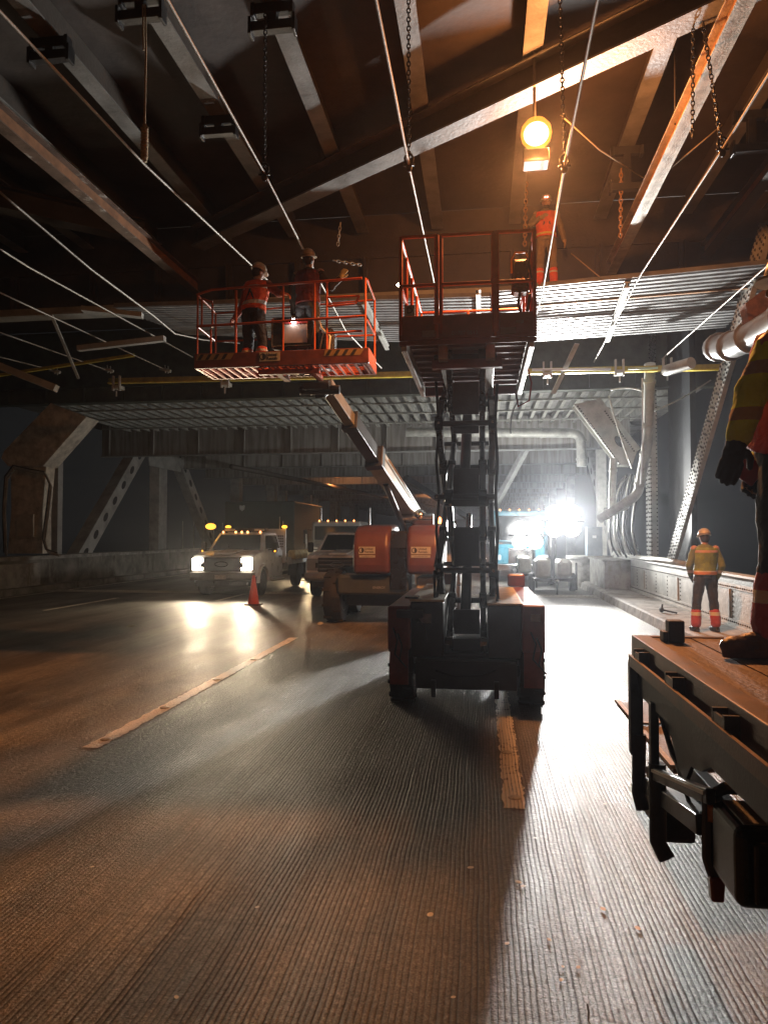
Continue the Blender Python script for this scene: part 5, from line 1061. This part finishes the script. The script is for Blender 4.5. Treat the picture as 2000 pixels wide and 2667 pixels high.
# tail ramp plate beneath
q=[gz(1606,1829,.60),gz(1830,1829,.60),gz(1940,1998,.60),gz(1752,2003,.60)]; dn=Vector((0,0,-.025))
mb=MB(); mb.add(q+[v+dn for v in q],[(3,2,1,0),(4,5,6,7),(0,1,5,4),(1,2,6,5),(2,3,7,6),(3,0,4,7)]); build(mb,'ramp_plate',mat('ramp_wood',(.13,.085,.06),.55,0,.35,5,.4,60),t)
mb=MB(); up_=Vector((0,0,.012)); mb.bar(q[0]+up_,q[0].lerp(q[3],.4)+up_,.03,.02); build(mb,'ramp_edge',mat('pale_edge',(.45,.36,.24),.5,0,.3,12),t)
mb=MB(); mb.bar(q[0].lerp(q[3],.55)+up_,q[3]+up_,.03,.02); build(mb,'ramp_edge',MATS['pale_edge'],t)
mb=MB(); mb.bar(q[0].lerp(q[3],.42)+up_,q[1].lerp(q[2],.42)+up_,.03,.014); build(mb,'ramp_hinge',MATS['pale_edge'],t)
mb=MB(); mb.tube([(xb+.05,yb-.2,zb2-.2),(xb+.06,yb-.5,zb2-.42),(xb+.08,yb-.75,zb2-.5),(xb+.09,yb-1.0,zb2-.42)],.012,8); mb.tube([(xb+.06,yb-.3,zb2-.3),(xb+.08,yb-.7,zb2-.58),(xb+.1,yb-1.0,zb2-.5)],.009,6); build(mb,'air_hose',BLACK,t,smooth=True)
mb=MB(); mb.bar((xb+.16,yb-.35,zb2-.52),(xb+.16,1.0,zb2-.52),.05,.10); build(mb,'lower_rail',FRB,t,bevel=.004)
mb=MB(); mb.lathe((xb+.035,2.52,.93),[(.03,-.02),(.034,.0),(.03,.012)],14,'x'); build(mb,'reflector',mat('amber_lens',(.5,.2,.04),.2,0,.1,8,coat=.5),t)
def yx(px,py,x=.74): return axx(px,py,x)
mb=MB(); mb.bar(yx(1690,2010),yx(1850,2075),.03,.05); mb.bar(yx(1700,2045,.8),yx(1850,2150,.8),.10,.07); build(mb,'bumper_bar',FRB,t,bevel=.004)
mb=MB(); mb.bar(yx(1700,2004),yx(1846,2066),.04,.012); build(mb,'bumper_edge',mat('bare_metal',(.5,.46,.4),.35,.6,.2,10),t)
mb=MB(); a_=yx(1700,2070,.86); b_=yx(1770,2160,.86); mb.bar(a_,b_,.14,.13); mb.lathe(yx(1745,2130,.84),[(.055,-.07),(.055,.08)],16,'x'); build(mb,'hitch_block',BLACK,t,bevel=.02)
mb=MB(); v=[yx(*p_) for p_ in ((1765,2110),(1835,2120),(1850,2300),(1800,2210),(1768,2190))]; mb.prism([(k.y,k.z) for k in v],xb+.10,xb+.115,'x'); build(mb,'mud_flap',mat('flap_brown',(.16,.13,.09),.6,0,.3,5,.4,40),t)
mb=MB(); v=[yx(*p_) for p_ in ((1790,2130),(1812,2150),(1812,2190),(1790,2185))]; mb.prism([(k.y,k.z) for k in v],xb+.08,xb+.099,'x'); build(mb,'latch',BLACK,t)
mb=MB(); mb.box(xb+.02,xb+.62,2.25,2.50,.745,.985); tb=build(mb,'tool_box',GLOSSB,t,bevel=.03); tb.modifiers['bevel'].segments=4
mb=MB(); mb.box(xb+.06,xb+.58,2.22,2.2485,.775,.955); build(mb,'lid',GLOSSB,tb,bevel=.01)
mb=MB(); mb.box(xb+.05,xb+.60,2.28,2.47,.986,.991); build(mb,'tread_plate',GALV,tb)
mb=MB(); mb.tube([(xb+.35,2.53,1.01),(xb+.08,2.53,1.01),(xb+.025,2.53,.98),(xb+.02,2.52,.78),(xb+.035,2.50,.72)],.022,8); build(mb,'guard_bar',FRB,t,smooth='auto')
mb=MB(); mb.prism([(xb+.015,.655),(xb+.055,.655),(xb+.06,.735),(xb+.01,.735)],2.475,2.515,'y'); build(mb,'side_marker',mat('dark_red_lens',(.15,.03,.02),.2,0,.1,8,coat=.5),t,bevel=.008)
mb=MB(); c=gz(1758,1672,zb2); mb.box(c.x-.035,c.x+.035,c.y-.03,c.y+.04,zb2,zb2+.10); mb.box(c.x-.06,c.x-.036,c.y-.03,c.y+.04,zb2,zb2+.05); props(build(mb,'deck_block',BLACK,bevel=.006),'small black steel block standing on the flatbed rear corner','block')
bit('rope_scrap','frayed pale rope scrap lying on the flatbed deck beside the boot','rope',[gz(1895,1700,zb2+.012),gz(1925,1697,zb2+.012),gz(1955,1688,zb2+.015),gz(1985,1680,zb2+.03)],.008,0,ROPE,True)
mb=MB(); c=gz(1722,1594,.21); mb.ball((c.x,c.y,.26),.05,.09,.06,n=8,m=5); mb.tube([(c.x,c.y,.26),(c.x+.25,c.y-.25,.22)],.02,6); mb.tube([(c.x,c.y,.25),(c.x+.02,c.y,.38)],.02,6); props(build(mb,'cable_hook',BLACK),'small black hook lying on the sidewalk in front of the worker','hook')
# debris chips and litter
mb=MB(world=False); mb.ball((0,0,.0),.017,.012,.0018,n=9,m=4); ch=build(mb,'debris_chip',mat('chip_pale',(.8,.78,.72),.7)); n=0
spots=[(1350,2300),(1362,2310),(1430,2450),(1465,2520),(1505,2522),(1461,2555),(1393,2184),(1225,2262),(670,2365),(1120,2385),(1180,2600),(1570,2370),(1545,1905),(1575,2095),(1095,1905),(460,2600),(1660,2420),(240,2260),(1320,2460),(590,1700),(905,1700)]
for k,(px,py) in enumerate(spots):
    o=ch if n==0 else ch.copy()
    if n: sc.collection.objects.link(o)
    n+=1; p=gz(px,py,0); o.location=(p.x,p.y,.004); o.rotation_euler=(0,0,random.uniform(0,6)); s=random.uniform(.6,1.3); o.scale=(s,s,s); props(o,'small pale stone chip lying on the grooved road','chip','pale chips scattered on the road')
for k,(px,py,l) in enumerate([(835,1628,'small scrap of litter by the boom lift front wheel'),(345,1635,'small pale scrap lying alone on the left lanes'),(1590,1565,'blue-green scrap at the foot of the kerb near the floodlights'),(1570,1558,'torn paper scrap at the kerb near the floodlights')]):
    p=gz(px,py,0); mb=MB(); vs=[]; 
    for j in range(7): a=j*.9; vs.append((p.x+.09*math.cos(a)*random.uniform(.5,1.4),p.y+.09*math.sin(a)*random.uniform(.5,1.4),.012+random.uniform(0,.05)))
    mb.add(vs,[(0,1,2),(0,2,3),(0,3,4),(0,4,5),(0,5,6)]); props(build(mb,'litter_scrap',[mat('paper',(.6,.58,.5),.8),MATS['paper'],mat('teal_plastic',(.1,.4,.35),.4),MATS['paper']][k]),l,'litter')

# ================================================================== PEOPLE
def banded(name, base, bands, col=(.62,.62,.58), axis='Z', var=.3, refl=.0):
    """cloth with reflective bands at given local heights"""
    m=bpy.data.materials.new(name); m.use_nodes=True; nt=m.node_tree; N=nt.nodes; L=nt.links; b=N['Principled BSDF']; b.inputs['Roughness'].default_value=.75
    tc=N.new('ShaderNodeTexCoord'); sp=N.new('ShaderNodeSeparateXYZ'); L.new(tc.outputs['Object'],sp.inputs[0])
    nz=N.new('ShaderNodeTexNoise'); nz.inputs['Scale'].default_value=9; nz.inputs['Detail'].default_value=6; L.new(tc.outputs['Object'],nz.inputs['Vector'])
    r=N.new('ShaderNodeValToRGB'); e=r.color_ramp.elements; e[0].position=.3; e[0].color=(*[c*(1-var) for c in base],1); e[1].position=.65; e[1].color=(*base,1); L.new(nz.outputs['Fac'],r.inputs['Fac']); out=r.outputs['Color']
    for (z0,z1,c) in bands:
        a=N.new('ShaderNodeMath'); a.operation='COMPARE'; a.inputs[1].default_value=(z0+z1)/2; a.inputs[2].default_value=(z1-z0)/2; L.new(sp.outputs[axis],a.inputs[0])
        mx=N.new('ShaderNodeMix'); mx.data_type='RGBA'; L.new(a.outputs[0],mx.inputs['Factor']); L.new(out,mx.inputs['A']); mx.inputs['B'].default_value=(*(c or col),1); out=mx.outputs['Result']
    L.new(out,b.inputs['Base Color'])
    n3=N.new('ShaderNodeTexNoise'); n3.inputs['Scale'].default_value=14; n3.inputs['Detail'].default_value=5; n3.inputs['Distortion'].default_value=1.2; L.new(tc.outputs['Object'],n3.inputs['Vector'])
    bp=N.new('ShaderNodeBump'); bp.inputs['Strength'].default_value=.7; bp.inputs['Distance'].default_value=.03; L.new(n3.outputs['Fac'],bp.inputs['Height']); L.new(bp.outputs['Normal'],b.inputs['Normal']); return m
SKIN=mat('skin',(.42,.23,.15),.5,0,.15,12); HAIR=mat('dark_hair',(.03,.02,.015),.7,0,.3,60,.6,90); GLOVE=mat('work_glove',(.05,.05,.045),.8,0,.3,20,.3,60)
TEX=bpy.data.textures.new('folds','CLOUDS'); TEX.noise_scale=.10; TEX.noise_depth=3
def fuse(o,vox,disp=0):
    md=o.modifiers.new('fuse','REMESH'); md.mode='VOXEL'; md.voxel_size=vox; md.use_smooth_shade=True
    if disp:
        d=o.modifiers.new('folds','DISPLACE'); d.texture=TEX; d.strength=disp; d.mid_level=.5; d.texture_coords='LOCAL'
    s=o.modifiers.new('soft','SMOOTH'); s.factor=.5; s.iterations=3; return o
def limb(mb,a,b,ra,rb,bulge=0,n=10):
    a=Vector(a);b=Vector(b); P=[];rs=[]
    for i in range(6):
        u=i/5; P.append(a.lerp(b,u)); rs.append(ra*(1-u)+rb*u+bulge*math.sin(math.pi*min(1,u*1.4))*(u<.72))
    mb.tube(P,ra,n,rs=rs); mb.ball(a,ra,n=n,m=6); mb.ball(b,rb,n=n,m=6)
def hand(mb,wr,d,palm_n,side,curl=.5,s=1.0,r=.0095):
    """wrist, direction of fingers, palm normal, thumb side"""
    wr=Vector(wr); d=Vector(d).normalized(); nrm=Vector(palm_n); nrm=(nrm-d*nrm.dot(d)).normalized(); sd=d.cross(nrm)*side
    M=Matrix((sd,nrm,d)).transposed()
    mb.ball(wr+d*.045*s,.040*s,.019*s,.052*s,rot=M)
    for k,(o,l) in enumerate(((.031,.072),(.011,.080),(-.010,.075),(-.030,.060))):
        p0=wr+d*.078*s+sd*o*s; ang=curl*.6; q=p0; dd=d
        pts=[q]
        for j,f in enumerate((.45,.32,.23)):
            a=ang*(j+1); dd=(d*math.cos(a)-nrm*-1*math.sin(a)).normalized(); q=q+dd*l*f*s; pts.append(q)
        mb.tube(pts,r,7,rs=[r,r*.98,r*.9,r*.75]); mb.ball(pts[-1],r*.75,n=7,m=5); mb.ball(pts[0],r,n=7,m=5)
    p0=wr+d*.025*s+sd*.034*s; pts=[p0,p0+(sd*.7+d*.7)*.035*s,p0+(sd*.55+d*.95+nrm*.3*curl)*.058*s]; mb.tube(pts,r*1.1,7,rs=[r*1.25,r*1.1,r*.85]); mb.ball(pts[-1],r*.85,n=7,m=5)
def person(label,base,J,f,look=None,cloth={},vox=.012,hands=None,scale=1.0,helmet=(.6,.58,.52),group=None,feet=None,beard=False,lamp=None,vestr=1.0):
    """J: joints in local metres (z up from the soles), f: facing direction, look: where the face points"""
    t=T('person',label,'person',base,group); f=Vector(f).normalized(); s=f.cross(Vector((0,0,1))).normalized()   # s = own right side
    look=Vector(look or f).normalized(); J={k:Vector(v)*scale for k,v in J.items()}; W=lambda: MB(world=False)
    up=(J['neck']-J['pelvis']).normalized(); sh=(J['rsh']-J['lsh']).normalized(); fr_=up.cross(sh).normalized()
    if fr_.dot(f)<0: fr_=-fr_
    def torso(mb,k,z0=0,z1=1,kz=0):
        pr_=[(-.04,.145,.105),(.08,.155,.11),(.3,.14,.10),(.55,.155,.112),(.8,.172,.115),(.93,.15,.095),(1.0,.085,.07)]
        rs=[]
        for (u,a,b_) in pr_:
            if u<z0-.001 or u>z1+.001: continue
            c=J['pelvis'].lerp(J['neck'],u)
            rs.append((c,(a+k)*scale,(b_+k)*scale,sh,fr_))
        mb.rings(rs,16)
    hd=J['head']; hs_=look.cross(Vector((0,0,1))).normalized(); hu=hs_.cross(look); HM=Matrix((hs_,look,hu)).transposed()
    mb=W(); torso(mb,0); limb(mb,J['neck']-up*.03,hd-hu*.05,.055,.052)
    mb.ball(hd,.074,.092,.112,n=18,m=12,rot=HM); mb.ball(hd+look*.03-hu*.06,.052,.058,.055,rot=HM); mb.ball(hd+look*.095-hu*.015,.014,.02,.022,n=8,m=6,rot=HM); mb.ball(hd+look*.085-hu*.055,.024,.012,.010,n=8,m=5,rot=HM); mb.ball(hd+look*.078+hu*.02,.05,.018,.012,n=8,m=5,rot=HM)
    for q in (-1,1): mb.ball(hd+hs_*q*.075-hu*.008,.012,.022,.03,n=8,m=6,rot=HM)
    for a in 'lr':
        mb.ball(J[a+'sh'],.065,n=10,m=6); limb(mb,J[a+'sh'],J[a+'el'],.050,.040,.004); limb(mb,J[a+'el'],J[a+'wr'],.042,.028,.004)
        limb(mb,J[a+'hip'],J[a+'kn'],.085,.056); limb(mb,J[a+'kn'],J[a+'an'],.056,.038,.008)
        fd=Vector((feet or {}).get(a,f)).normalized(); limb(mb,J[a+'an']-Vector((0,0,.03)),J[a+'an']+fd*.14-Vector((0,0,.055)),.04,.032)
        hh=(hands or {}).get(a); dd=(J[a+'wr']-J[a+'el']).normalized(); 
        if hh: hand(mb,J[a+'wr'],hh[0],hh[1],1 if a=='l' else -1,hh[2])
        else: hand(mb,J[a+'wr'],dd,-s if a=='r' else s,1 if a=='l' else -1,.5)
    body=build(mb,'body',SKIN,t,smooth=True); fuse(body,vox*.8)
    # face details
    mb=W()
    for q in (-1,1): mb.ball(hd+look*.084+hs_*q*.03+hu*.004,.013,.008,.008,n=8,m=6,rot=HM)
    build(mb,'eyes',mat('eye_dark',(.05,.04,.04),.2),t,smooth=True)
    mb=W(); mb.ball(hd-look*.018+hu*.006,.082,.09,.108,n=16,m=10,rot=HM); 
    if beard: mb.ball(hd+look*.04-hu*.085,.062,.062,.052,rot=HM)
    h_=build(mb,'hair',HAIR,t,smooth=True)
    # clothes
    mb=W(); torso(mb,.022,0,1)
    for a in 'lr': mb.ball(J[a+'sh']-Vector((0,0,.012)),.066,n=10,m=6); limb(mb,J[a+'sh']-Vector((0,0,.012)),J[a+'el'],.066,.060); limb(mb,J[a+'el'],J[a+'wr']-(J[a+'wr']-J[a+'el']).normalized()*.02,.061,.047)
    if cloth.get('hood'): mb.ball(J['neck']-look*.04+Vector((0,0,.02)),.10,.07,.06)
    mb.ball(J['neck'],.075,.07,.04,rot=None)
    jk=build(mb,'jacket',cloth['jacket'],t,smooth=True); fuse(jk,vox,.034)
    if cloth.get('vest'):
        mb=W(); torso(mb,.045*vestr,0.05,.93); 
        for a in 'lr': mb.ball(J[a+'sh'].lerp(J['neck'],.42)-Vector((0,0,.03)),.085,.085,.055,n=10,m=6)
        v_=build(mb,'vest',cloth['vest'],t,smooth=True); fuse(v_,vox,.024)
        if cloth.get('harness'):
            mb=W()
            for q in (-1,1): mb.tube([J['pelvis']+sh*q*.16+up*.05,J['pelvis'].lerp(J['neck'],.5)+fr_*.165+sh*q*.05,J['neck']+sh*q*.11+up*.03,J['pelvis'].lerp(J['neck'],.6)-fr_*.165,J['pelvis']-sh*q*.14-fr_*.08],.014,6)
            build(mb,'harness',cloth['harness'],t,smooth=True)
    mb=W(); torso(mb,.024,-.05,.2)
    for a in 'lr': limb(mb,J[a+'hip'],J[a+'kn'],.105,.080); limb(mb,J[a+'kn'],J[a+'an']+(J[a+'kn']-J[a+'an'])*.15,.080,.070)
    tr=build(mb,'trousers',cloth['trousers'],t,smooth=True); fuse(tr,vox,.034)
    if cloth.get('gaiter'):
        for a in 'lr':
            mb=W(); k_=J[a+'kn'];n_=J[a+'an']; limb(mb,n_.lerp(k_,.62),n_.lerp(k_,.12),.088,.085); g_=build(mb,'gaiter',cloth['gaiter'],t,smooth=True); fuse(g_,vox,.014)
    for a in 'lr':
        fd=Vector((feet or {}).get(a,f)).normalized(); an=J[a+'an']; mb=W(); sdv=fd.cross(Vector((0,0,1))); FM=Matrix((sdv,fd,Vector((0,0,1)))).transposed()
        limb(mb,an+Vector((0,0,.10)),an-Vector((0,0,.02)),.060,.055); mb.ball(an+fd*.05-Vector((0,0,.035)),.052,.12,.05,rot=FM); mb.ball(an+fd*.14-Vector((0,0,.042)),.052,.075,.042,rot=FM); mb.ball(an-fd*.03-Vector((0,0,.04)),.048,.05,.05,rot=FM)
        z=an.z-.088; mb.rings([(an+fd*.05+Vector((0,0,-.088)),.052,.155,sdv,fd),(an+fd*.05+Vector((0,0,-.06)),.054,.158,sdv,fd)],16)
        b_=build(mb,'boot',cloth.get('boots',BLACK),t,smooth=True); fuse(b_,vox*.7)
        if cloth.get('glove'):
            mb=W(); hh=(hands or {}).get(a); dd=(J[a+'wr']-J[a+'el']).normalized(); D=hh or (dd,-s if a=='r' else s,.5)
            hand(mb,J[a+'wr'],D[0],D[1],1 if a=='l' else -1,D[2],1.06,.0135); limb(mb,J[a+'wr']-dd*.05,J[a+'wr']+dd*.02,.044,.038); g_=build(mb,'glove',cloth['glove'],t,smooth=True); fuse(g_,vox*.5)
    # helmet
    mb=W(); rs=[]
    for (u,r1,r2) in ((0,.102,.122),(.03,.102,.120),(.07,.092,.108),(.105,.068,.08),(.125,.035,.042),(.131,.008,.01)): rs.append((hd+hu*(.035+u)-look*.004,r1,r2,hs_,look))
    mb.rings(rs,24); hm=build(mb,'helmet',mat('helmet_%d'%int(helmet[0]*100),helmet,.35,0,.15,8),t,smooth=True)
    mb=W(); mb.rings([(hd+hu*.030+look*.012,.112,.142,hs_,look),(hd+hu*.038+look*.012,.114,.146,hs_,look),(hd+hu*.044+look*.006,.103,.125,hs_,look)],24); build(mb,'brim',MATS['helmet_%d'%int(helmet[0]*100)],hm,smooth='auto')
    mb=W(); mb.rings([(hd+hu*.055-look*.004,.1035,.1225,hs_,look),(hd+hu*.075-look*.004,.0965,.1155,hs_,look)],24); build(mb,'headlamp_strap',BLACK,hm,smooth='auto')
    if lamp:
        mb=W()
        for q in (-1,1): mb.ball(hd+hu*.085+look*.118+hs_*q*.022,.017,n=8,m=6)
        build(mb,'headlamp',emit('head_lamp_red',(1,.18,.14),12),hm,smooth=True)
        mb=W(); mb.bar(hd+hu*.085+look*.095-hs_*.045,hd+hu*.085+look*.095+hs_*.045,.03,.04); build(mb,'lamp_case',mat('lamp_case_red',(.6,.04,.03),.4),hm)
    return t
def stand(f,w=.11,arms=None,lean=0,crouch=0,yaw=0):
    f=Vector(f).normalized(); s=f.cross(Vector((0,0,1))); z=Vector((0,0,1)); l=f*lean; c=crouch
    J={'pelvis':z*(.93-c)-f*c*.2,'neck':z*(1.48-c-abs(lean)*.25)+l,'head':z*(1.635-c-abs(lean)*.35)+l*1.25,
       'rsh':z*(1.42-c-abs(lean)*.25)+s*.185+l,'lsh':z*(1.42-c-abs(lean)*.25)-s*.185+l,
       'rhip':z*(.90-c)+s*.09-f*c*.2,'lhip':z*(.90-c)-s*.09-f*c*.2,'rkn':z*(.49-c*.35)+s*w+f*(.03+c*.5),'lkn':z*(.49-c*.35)-s*w+f*(.03+c*.5),'ran':z*.09+s*w*1.15,'lan':z*.09-s*w*1.15,
       'rel':z*(1.13-c)+s*.25+l,'lel':z*(1.13-c)-s*.25+l,'rwr':z*(.87-c)+s*.27+f*.08+l,'lwr':z*(.87-c)-s*.27+f*.08+l}
    if arms: J.update(arms)
    return J
OG=(.85,.12,.03); SIL=(.62,.60,.55)
KHAKI=banded('khaki_cloth',(.22,.17,.10),[]); ORVEST=banded('orange_vest',OG,[(1.06,1.10,(.7,.55,.1))]); ORG=banded('orange_gaiter',OG,[(.30,.335,SIL)]); BLKCL=banded('black_cloth',(.025,.024,.026),[]); DKB=banded('dark_trouser',(.035,.035,.042),[])
# 1 bearded worker on the bright deck, facing the viewer
f=(0,-1,0); b=(1.31,14.5,6.838)
J=stand(f,.12,{'rel':Vector((-.30,-.06,1.20)),'rwr':Vector((-.12,-.20,1.27)),'lel':Vector((.27,.0,1.14)),'lwr':Vector((.33,-.05,.88))},lean=.04)
person('bearded worker in white helmet with red headlamp and orange vest standing on the bright deck',b,J,f,look=(-.05,-1,-.25),cloth=dict(jacket=KHAKI,vest=ORVEST,trousers=banded('khaki_trouser',(.26,.19,.10),[(.30,.35,SIL)]),gaiter=ORG,boots=mat('orange_boot',(.7,.1,.03),.6),harness=BLACK,glove=mat('tan_glove',(.5,.33,.15),.8)),beard=True,lamp=True,helmet=(.62,.6,.55),scale=1.07)
# 2 worker in the basket, back turned
f=Vector((.25,1,0)); b=(-3.36,10.14,4.28)
J=stand(f,.12,lean=.10,crouch=.06); s_=f.normalized().cross(Vector((0,0,1)))
J['rel']=J['rsh']+Vector((.18,-.05,-.16)); J['rwr']=Vector((.50,-.22,1.08)); J['lel']=J['lsh']+Vector((-.10,.12,-.24)); J['lwr']=J['lsh']+Vector((-.25,.2,-.38))
person('worker in pale helmet with back turned at the basket rail',b,J,f,look=(.7,.7,-.35),cloth=dict(jacket=banded('dark_orange_jacket',(.30,.06,.03),[]),vest=banded('orange_vest_b',OG,[(1.0,1.06,SIL),(1.25,1.29,SIL)]),trousers=BLKCL,gaiter=ORG,boots=mat('orange_boot',(.7,.1,.03)),harness=BLACK,glove=mat('orange_glove',(.6,.16,.04),.8)),helmet=(.70,.60,.48),hands={'r':((1,0,-.1),(0,0,-1),.9)})
# 3 dim worker standing further back in the basket
f=Vector((.2,1,0)); b=(-2.56,10.25,4.28)
J=stand(f,.10,lean=.02); J['rel']=J['rsh']+Vector((.16,-.02,-.22)); J['rwr']=J['rsh']+Vector((.30,-.05,-.10)); J={k:v*1.05 for k,v in J.items()}
person('dim worker in dark clothes and a shade-darkened vest behind the basket console, arm raised to a chain',b,J,f,look=(.3,1,.2),cloth=dict(jacket=banded('dim_jacket',(.035,.028,.022),[]),vest=banded('red_vest_shaded',(.14,.015,.012),[]),trousers=DKB,boots=BLACK,glove=mat('yellow_glove',(.6,.5,.2),.8)),helmet=(.34,.28,.2),hands={'r':((.5,0,.8),(0,1,0),.5)})  # vest colour darkened to paint in the shade around this worker
# 4 worker on the sidewalk, back turned, hi-vis yellow
f=Vector((-.15,1,0)); b=(3.80,12.9,.2)
J=stand(f,.15); J['rel']=Vector((.27,-.02,1.14)); J['rwr']=Vector((.22,.10,.92)); J['lel']=Vector((-.26,.0,1.14)); J['lwr']=Vector((-.2,.12,.94)); J['head']+=Vector((0,.02,-.02))
HV=(.24,.32,.045)
person('worker in lime vest and red gaiters standing on the sidewalk with back turned',b,J,f,look=(-.15,1,-.2),cloth=dict(jacket=banded('lime_jacket',(.17,.21,.04),[(1.0,1.05,SIL)]),vest=banded('lime_vest',HV,[(.98,1.03,(.55,.25,.12)),(1.03,1.05,SIL),(1.36,1.40,(.5,.3,.2))]),trousers=DKB,gaiter=banded('red_gaiter',(.45,.06,.05),[(.28,.34,SIL)]),boots=BLACK,glove=GLOVE),helmet=(.40,.38,.34),scale=1.0)
# 5 flatbed worker, cut by the picture edge (facing left, left arm toward the viewer)
f=Vector((-1,.1,0)); b=Vector((1.62,3.18,1.365))
def L5(px,py,Y): return ay(px,py,Y)-b
J=stand(f,.1)
J.update({'lsh':L5(2010,905,2.92),'lel':L5(1962,1015,2.88),'lwr':L5(1918,1150,2.84),'rsh':L5(2060,880,3.25),'rel':L5(2030,1060,3.3),'rwr':L5(1975,1215,3.25),'neck':L5(2075,835,3.08),'head':L5(2070,750,3.08),'pelvis':L5(2060,1185,3.08),
  'lhip':L5(2045,1200,3.02),'lkn':L5(2030,1440,3.0),'lan':L5(2012,1645,3.02),'rhip':L5(2080,1200,3.15),'rkn':L5(2100,1430,3.2),'ran':L5(2130,1640,3.25)})
J['lan'].z=.09; J['ran'].z=.09
person('worker in lime jacket and red vest standing on the flatbed deck',tuple(b),J,f,cloth=dict(jacket=banded('lime_sleeve',(.60,.78,.06),[(1.10,1.155,(.34,.30,.30)),(.92,.97,(.40,.30,.12))]),vest=banded('red_vest',(.55,.035,.04),[]),trousers=BLKCL,gaiter=banded('red_gaiter_b',(.42,.06,.06),[(.22,.27,SIL)]),boots=mat('brown_boot',(.10,.045,.03),.45,0,.3,12,.3,60),glove=mat('navy_glove',(.02,.022,.03),.7,0,.3,20)),helmet=(.5,.5,.46),vox=.008,hands={'l':((-.25,0,-1),(0,1,0),.35)},feet={'l':(-1,-.15,0),'r':(-.6,-.6,0)},vestr=1.2)
mb=MB(); c=ay(1955,1225,3.2); mb.bar(c+Vector((-.05,0,.03)),c+Vector((.03,0,-.03)),.02,.10,up=(.6,0,1)); props(build(mb,'phone',mat('phone_case',(.3,.04,.04),.3,0,.1,5),bevel=.006),'red cased phone in the hand of the flatbed worker','phone')
mb=MB(); mb.ball(ay(1037,742,9.9),.022,n=8,m=6); props(build(mb,'work_lamp',emit('small_lamp',(1,.85,.6),60),smooth=True),'tiny bright work lamp shining left of the scissor platform','lamp')
# ================================================================== HAZE (thin volume added to give the lamps a halo)
m=bpy.data.materials.new('halo_haze'); m.use_nodes=True; nt=m.node_tree; nt.nodes.remove(nt.nodes['Principled BSDF'])
pv=nt.nodes.new('ShaderNodeVolumePrincipled'); pv.inputs['Color'].default_value=(.85,.9,1,1); pv.inputs['Density'].default_value=.0012; pv.inputs['Anisotropy'].default_value=.82
nt.links.new(pv.outputs[0],nt.nodes['Material Output'].inputs['Volume'])
mb=MB(); mb.box(-60,60,-16,225,-46,10.5); o=build(mb,'haze',m); o['kind']='stuff'
